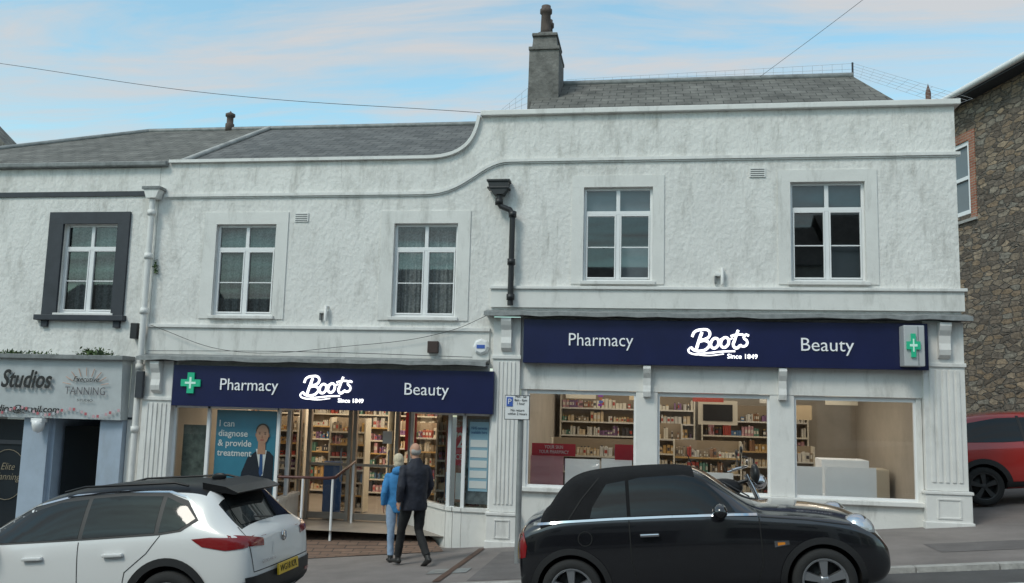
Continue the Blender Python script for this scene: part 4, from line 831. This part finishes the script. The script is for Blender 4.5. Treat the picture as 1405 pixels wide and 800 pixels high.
tube('rear_wiper',[(.12,0,1.13),(.17,.35,1.17)],.01,M_black,V);b=lathe('badge',[(0,-.012),(.05,-.012),(.06,0)],M_chrome,V,20,(0,0,0),'Y')
b.rotation_euler=(0,0,-math.pi/2);b.location=(-.008,0,.92)
t=text('badge_text','GRANDLAND X',-.012,.42,.72,.34,.05,M_chrome,V,.001);t.rotation_euler=(math.pi/2,0,-math.pi/2)
tube('exhaust',[(-.02,.55,.33),(.2,.55,.33)],.03,M_chrome,V)
ellipsoid('roof_aerial',(.75,0,1.60),(.09,.02,.045),M_bp2,V)

# ---- red SUV in the side lane: rear 0 at left, heading +X
M_redp=car_paint('red_car_paint',(.42,.02,.015))
rx=5.02
C2=group('red_suv_car',(rx,18.0,P(rx,15.6)+.02),(0,-TH,0))
st=[(0.0,.42,.60,.68,.85,.52,.93),(.05,.33,.70,.80,.94,.62,1.0),(.16,.27,.76,.86,1.0,.66,1.10),(.32,.25,.78,.88,1.03,.62,1.32),(.48,.25,.78,.885,1.04,.60,1.50),(.70,.25,.78,.89,1.04,.60,1.58),
(1.2,.24,.78,.89,1.03,.60,1.61),(1.9,.24,.78,.89,1.02,.60,1.59),(2.3,.24,.78,.89,1.0,.59,1.48),(2.65,.24,.78,.89,1.0,.62,1.26),(2.95,.24,.78,.89,.98,.65,1.08),(3.4,.24,.77,.88,.93,.62,1.0),(3.8,.26,.72,.83,.82,.56,.9),(4.0,.32,.62,.72,.66,.48,.74),(4.05,.4,.55,.62,.55,.42,.6)]
o,bv=body('body',st,[M_redp,M_redp,M_cg,M_seam],lambda i,row:(2 if 8<=i<=9 and row>=5 else 0),C2,[(.78,.34),(3.3,.34)],.34)
def fc(s):
    patch('side_glass',bv,[(.42,1.12),(.70,1.44),(1.2,1.50),(1.9,1.48),(2.3,1.38),(2.75,1.08),(1.2,1.08)],'y',s,.006,M_cg,C2)
    patch('pillar',bv,strip([(1.55,1.05),(1.55,1.5)],.05),'y',s,.010,M_trimblk,C2)
    patch('tail_lamp',bv,[(.0,.88),(.03,1.02),(.20,1.10),(.28,1.0),(.2,.9)],'y',s,.010,M_tail,C2,.03)
    for wx in(.78,3.3):
        patch('arch_cladding',bv,arcpolys(wx,.34,.39,.48,-12,192),'y',s,.018,M_trimblk,C2,.06);wheel(wx,.34,s*.77,s,.335,.235,C2,5,M_rimdark,.09)
    patch('cladding',bv,[(1.15,.25),(1.15,.40),(2.9,.38),(2.9,.25)],'y',s,.016,M_trimblk,C2)
    patch('door_gap',bv,strip([(1.53,1.05),(1.53,.45),(2.5,.42),(2.6,1.0)],.009),'y',s,.003,M_seam,C2,.04)
both(fc)
# ---- motorcycle behind the convertible
MB=group('motorcycle',(.25,12.35,P(.9,12.35)),(math.radians(-6),-TH,0))
for wx in(0,1.35):
    lathe('tyre',[(.22,-.05),(.28,-.05),(.31,0),(.28,.05),(.22,.05)],M_tyre,MB,32,(wx,0,.31),'Y');lathe('rim',[(.20,-.03),(.225,-.03),(.225,.03),(.20,.03),(.2,-.03)],M_alloy,MB,32,(wx,0,.31),'Y')
    for k in range(8): a=k*math.pi/4;tube('spoke',[(wx,0,.31),(wx+.21*math.cos(a),0,.31+.21*math.sin(a))],.008,M_alloy,MB,1)
ellipsoid('fuel_tank',(.75,0,.86),(.28,.14,.13),M_bp2,MB);ellipsoid('seat',(.30,0,.83),(.33,.12,.07),M_black,MB);box('engine',.45,.95,-.13,.13,.32,.68,M_grey,MB,.04)
tube('fork',[(1.35,.09,.31),(1.08,.09,1.02)],.022,M_chrome,MB);tube('fork',[(1.35,-.09,.31),(1.08,-.09,1.02)],.022,M_chrome,MB);ellipsoid('headlamp',(1.24,0,.92),(.1,.1,.1),M_chrome,MB)
tube('handlebar',[(.88,-.36,1.08),(1.05,-.2,1.12),(1.07,.2,1.12),(.88,.36,1.08)],.014,M_chrome,MB,smoothc=True)
for s in(-1,1): tube('mirror_stem',[(1.0,s*.25,1.12),(1.02,s*.34,1.30)],.007,M_black,MB);ellipsoid('mirror',(1.02,s*.36,1.33),(.02,.07,.045),M_black,MB)
tube('frame',[(0,0,.31),(.4,0,.5),(.5,0,.8),(1.1,0,.95)],.025,M_black,MB);tube('exhaust',[(.7,-.16,.4),(.3,-.18,.33),(-.2,-.18,.42)],.04,M_chrome,MB);ellipsoid('fairing',(1.2,0,1.02),(.06,.16,.14),M_black,MB)
box('top_box',-.35,-.02,-.2,.2,.92,1.2,M_black,MB,.05)

# ------------------------------------------------------------------ people
def ringtube(bm,pts,n=16):
    rings=[];k=len(pts)
    for i,(c,rx,ry) in enumerate(pts):
        c=Vector(c);a=Vector(pts[max(0,i-1)][0]);b=Vector(pts[min(k-1,i+1)][0]);t=(b-a).normalized()
        side=Vector((1,0,0))-t*t.x
        if side.length<.2: side=Vector((0,0,1))-t*t.z
        side.normalize();up=t.cross(side)
        rings.append([bm.verts.new(c+side*rx*math.cos(2*math.pi*j/n)+up*ry*math.sin(2*math.pi*j/n)) for j in range(n)])
    for i in range(k-1):
        for j in range(n): bm.faces.new((rings[i][j],rings[i][(j+1)%n],rings[i+1][(j+1)%n],rings[i+1][j]))
    bm.faces.new(rings[0][::-1]);bm.faces.new(rings[-1])
def blob(bm,c,r,rot=None):
    res=bmesh.ops.create_uvsphere(bm,u_segments=20,v_segments=14,radius=1)
    for v in res['verts']:
        p=Vector((v.co.x*r[0],v.co.y*r[1],v.co.z*r[2]))
        if rot: p=rot@p
        v.co=p+Vector(c)
def fuse(name,build,m,parent,vox=.011,sm=4,wr=0):
    bm=bmesh.new();build(bm);bmesh.ops.recalc_face_normals(bm,faces=bm.faces);me=bpy.data.meshes.new(name);bm.to_mesh(me);bm.free()
    o=bpy.data.objects.new(name,me);scene.collection.objects.link(o)
    r=o.modifiers.new('r','REMESH');r.mode='VOXEL';r.voxel_size=vox;r.use_smooth_shade=True
    s=o.modifiers.new('s','SMOOTH');s.iterations=sm;s.factor=.5
    if wr:
        tx=bpy.data.textures.new('folds','CLOUDS');tx.noise_scale=.11
        d=o.modifiers.new('d','DISPLACE');d.texture=tx;d.strength=wr;d.mid_level=.5
    dg=bpy.context.evaluated_depsgraph_get();me2=bpy.data.meshes.new_from_object(o.evaluated_get(dg));o.modifiers.clear();o.data=me2;me2.materials.clear();me2.materials.append(m)
    for p in me2.polygons:p.use_smooth=True
    o.parent=parent;return o
def hand(bm,w,d,side):
    w=Vector(w);d=Vector(d).normalized();f=Vector((0,1,0));f=(f-d*f.dot(d)).normalized();
    ringtube(bm,[(w,.022,.03),(w+d*.04,.020,.040),(w+d*.085,.017,.042)],10)
    for k,L in enumerate((.068,.078,.072,.056)):
        b=w+d*.08+f*(.032-.021*k);c=b+d*L*.5;e=c+d*L*.45+Vector((-side*.018,0,0))
        ringtube(bm,[(b,.010,.010),(c,.009,.009),(e,.007,.007)],8)
    b=w+d*.03+f*.035;c=b+d*.035+f*.025;e=c+d*.03+f*.004;ringtube(bm,[(b,.012,.012),(c,.011,.011),(e,.008,.008)],8)
def person(name,loc,rz,H,jm,tm,hairm,bald,stride=.26,sw=1,bulk=1,hood=False,swing=1,headturn=0):
    g=group(name,loc,(0,0,rz));k=H/1.75;q=bulk
    def S(p): return tuple(a*k for a in p)
    hipL,hipR=(-.095,0,.90),(.095,0,.90)
    kL=(-.10,stride*.62*swing,.50);aL=(-.10,stride*.95*swing,.09);kR=(.10,-.02*swing+ .02,.49);aR=(.10,-stride*1.05*swing,.15)
    def tr(bm):
        ringtube(bm,[(S((0,0,.80)),.15*k*q,.11*k*q),(S((0,0,.90)),.175*k*q,.125*k*q),(S((0,0,1.0)),.165*k*q,.12*k*q)],20)
        for h,kn,an in((hipL,kL,aL),(hipR,kR,aR)):
            m1=tuple((a+b)/2 for a,b in zip(h,kn));m2=tuple((a*.6+b*.4) for a,b in zip(kn,an))
            ringtube(bm,[(S((h[0],h[1],h[2]+.02)),.09*k,.10*k),(S(m1),.083*k,.09*k),(S(kn),.063*k,.068*k),(S(m2),.06*k,.066*k),(S((an[0],an[1],an[2]+.02)),.052*k,.062*k)])
    fuse('trousers',tr,tm,g,.011,4,.018)
    def sh(bm):
        for an,tilt in((aL,0),(aR,-.45)):
            c=Vector(S(an));rt=Matrix.Rotation(tilt,3,'X')
            def T(p): return tuple(c+rt@Vector(S(p)))
            ringtube(bm,[(T((0,-.075,-.035)),.025,.03),(T((0,-.05,-.045)),.04,.045),(T((0,.03,-.05)),.042,.04),(T((0,.11,-.062)),.048,.028),(T((0,.17,-.066)),.042,.022),(T((0,.195,-.068)),.02,.014)],14)
            ringtube(bm,[(T((0,-.01,-.05)),.04,.05),(T((0,-.01,.03)),.042,.05)],14)
    fuse('shoes',sh,mat('shoe_black',(.018,.016,.015),.5),g,.009,3)
    def arm(s,fw):
        sh_=(s*.185*q,0,1.40);el=(s*(.255*q),-.05+fw*.10,1.13);wr=(s*.25*q,.05+fw*.24,.91+abs(fw)*.03);return sh_,el,wr
    arms=[arm(1,.5*sw),arm(-1,-.35*sw)]
    def ja(bm):
        ringtube(bm,[(S((0,0,.79)),.195*k*q,.145*k*q),(S((0,0,.86)),.20*k*q,.152*k*q),(S((0,0,1.0)),.195*k*q,.15*k*q),(S((0,-.005,1.18)),.20*k*q,.15*k*q),(S((0,-.01,1.32)),.205*k*q,.145*k*q),(S((0,-.015,1.40)),.18*k*q,.12*k),(S((0,-.01,1.46)),.11*k,.09*k),(S((0,0,1.53)),.072*k,.075*k)],24)
        for s_,el,wr in arms:
            m1=tuple((a+b)/2 for a,b in zip(s_,el));m2=tuple((a+b)/2 for a,b in zip(el,wr))
            s2=(s_[0]*.95,s_[1],s_[2]-.025)
            blob(bm,S(s2),(.072*k,.072*k,.066*k));ringtube(bm,[(S(s2),.068*k,.068*k),(S(m1),.064*k,.066*k),(S(el),.057*k,.059*k),(S(m2),.052*k,.054*k),(S(wr),.043*k,.045*k)])
        if hood: blob(bm,S((0,-.085,1.48)),(.12*k,.07*k,.08*k))
    fuse('jacket',ja,jm,g,.011,4,.024)
    HC=Vector(S((0,.03,1.635)));hr=Matrix.Rotation(headturn,3,'Z')
    def he(bm):
        blob(bm,HC+Vector((0,-.008,.018)),(.074,.094,.098));blob(bm,HC+hr@Vector((0,.026,-.045)),(.056,.064,.07))
        ringtube(bm,[(S((0,-.005,1.45)),.055,.058),(tuple(HC+Vector((0,-.015,-.06))),.05,.055)],14)
        blob(bm,HC+hr@Vector((0,.098,-.018)),(.011,.018,.02));blob(bm,HC+hr@Vector((0,.092,.022)),(.045,.012,.008))
        blob(bm,HC+hr@Vector((0,.083,-.058)),(.024,.012,.008));blob(bm,HC+hr@Vector((0,.072,-.095)),(.026,.022,.018))
        for s in(-1,1): blob(bm,HC+hr@Vector((s*.076,-.012,-.012)),(.009,.02,.032))
    fuse('head',he,M_skin,g,.0055,2)
    for s in(-1,1):
        e=HC+hr@Vector((s*.030,.082,.004));ellipsoid('eye',tuple(e),(.012,.009,.008),M_upvc,g,10);e=HC+hr@Vector((s*.030,.0905,.004));ellipsoid('pupil',tuple(e),(.005,.003,.005),M_black,g,8)
    def ha(bm):
        if bald:
            blob(bm,HC+Vector((0,-.035,-.008)),(.079,.073,.062));
        else:
            blob(bm,HC+Vector((0,-.018,.028)),(.086,.098,.100));blob(bm,HC+Vector((0,-.05,-.035)),(.078,.065,.075))
    fuse('hair',ha,hairm,g,.008,2,.012)
    def hn(bm):
        for (s_,el,wr),sd in zip(arms,(1,-1)):
            d=(Vector(wr)-Vector(el)).normalized();hand(bm,Vector(S(wr))-d*.01,d,sd)
    fuse('hands',hn,M_skin,g,.0055,1)
    return g
M_jk=mat('navy_anorak',(.018,.020,.032),.75,var=.3,vscale=8);M_tr=mat('black_trousers',(.013,.013,.014),.85,var=.2);M_jb=mat('blue_coat',(.045,.22,.48),.8,var=.15,vscale=10);M_jn=mat('pale_jeans',(.24,.33,.46),.85,var=.15,vscale=10)
gh=mat('grey_hair',(.36,.34,.32),.9,var=.2,vscale=50);wh=mat('blonde_grey_hair',(.55,.47,.34),.9,var=.2,vscale=50)
person('man_walking',(-3.44,13.1,P(-3.44,13.1)),math.radians(42),1.76,M_jk,M_tr,gh,True,.27,1,1.03,headturn=.1)
person('woman_walking',(-3.88,13.75,P(-3.88,13.75)),math.radians(25),1.60,M_jb,M_jn,wh,False,.16,.6,.90,hood=True,swing=-1)

# ------------------------------------------------------------------ world, light, camera
w=bpy.data.worlds.new('World');scene.world=w;w.use_nodes=True;nt=w.node_tree;N=nt.nodes;L=nt.links
bg=N['Background'];sky=N.new('ShaderNodeTexSky');sky.sky_type='NISHITA';sky.sun_disc=False;EL,AZ=48,215
sky.sun_elevation=math.radians(EL);sky.sun_rotation=math.radians(AZ);sky.air_density=1.2;sky.dust_density=1.0;sky.ozone_density=2
tc=N.new('ShaderNodeTexCoord');sp_=N.new('ShaderNodeSeparateXYZ');L.new(tc.outputs['Generated'],sp_.inputs[0])
ad=N.new('ShaderNodeMath');ad.operation='ADD';ad.inputs[1].default_value=.12;mxz=N.new('ShaderNodeMath');mxz.operation='MAXIMUM';mxz.inputs[1].default_value=0;L.new(sp_.outputs[2],mxz.inputs[0]);L.new(mxz.outputs[0],ad.inputs[0])
dx=N.new('ShaderNodeMath');dx.operation='DIVIDE';L.new(sp_.outputs[0],dx.inputs[0]);L.new(ad.outputs[0],dx.inputs[1])
dy=N.new('ShaderNodeMath');dy.operation='DIVIDE';L.new(sp_.outputs[1],dy.inputs[0]);L.new(ad.outputs[0],dy.inputs[1])
cb=N.new('ShaderNodeCombineXYZ');L.new(dx.outputs[0],cb.inputs[0]);L.new(dy.outputs[0],cb.inputs[1])
mp=N.new('ShaderNodeMapping');mp.inputs['Rotation'].default_value=(0,0,math.radians(-14));mp.inputs['Scale'].default_value=(.42,1.5,1);mp.inputs['Location'].default_value=(.4,.7,0);L.new(cb.outputs[0],mp.inputs[0])
n=N.new('ShaderNodeTexNoise');n.inputs['Scale'].default_value=2.6;n.inputs['Detail'].default_value=9;n.inputs['Roughness'].default_value=.62;n.inputs['Distortion'].default_value=.5;L.new(mp.outputs[0],n.inputs['Vector'])
cr=N.new('ShaderNodeMapRange');cr.inputs[1].default_value=.38;cr.inputs[2].default_value=.62;cr.inputs[3].default_value=.16;cr.inputs[4].default_value=.9;L.new(n.outputs[0],cr.inputs[0])
sc_=N.new('ShaderNodeVectorMath');sc_.operation='MULTIPLY';sc_.inputs[1].default_value=(1.75,2.45,2.15);L.new(sky.outputs[0],sc_.inputs[0])
mx=N.new('ShaderNodeMix');mx.data_type='RGBA';L.new(cr.outputs[0],mx.inputs[0]);L.new(sc_.outputs[0],mx.inputs[6]);mx.inputs[7].default_value=(6.5,6.45,6.5,1)
L.new(mx.outputs[2],bg.inputs[0]);bg.inputs[1].default_value=.10
sl=bpy.data.lights.new('sun','SUN');sl.energy=1.5;sl.angle=math.radians(16);sl.color=(1,.94,.85);so=bpy.data.objects.new('sun',sl);scene.collection.objects.link(so)
el,az=math.radians(EL),math.radians(AZ);d=Vector((math.sin(az)*math.cos(el),math.cos(az)*math.cos(el),math.sin(el)));so.rotation_euler=(-d).to_track_quat('-Z','Y').to_euler()
f=1234.4;p,t,r=[math.radians(a) for a in (7.180,8.968,1.515)]
Fv=Vector((-math.sin(t)*math.cos(p),math.cos(t)*math.cos(p),math.sin(p)));R0=Vector((math.cos(t),math.sin(t),0));U0=R0.cross(Fv)
Rv=R0*math.cos(r)+U0*math.sin(r);Uv=U0*math.cos(r)-R0*math.sin(r)
cam=bpy.data.cameras.new('camera');co=bpy.data.objects.new('camera',cam);scene.collection.objects.link(co);scene.camera=co
cam.sensor_width=36;cam.lens=36*f/1405;cam.clip_end=2000
m3=Matrix((Rv,Uv,-Fv)).transposed();co.rotation_euler=m3.to_euler()
for ob in list(scene.objects):
    if ob.parent is None: ob.location.z+=2.2
scene.view_settings.view_transform='Standard';scene.view_settings.look='None';scene.view_settings.exposure=0
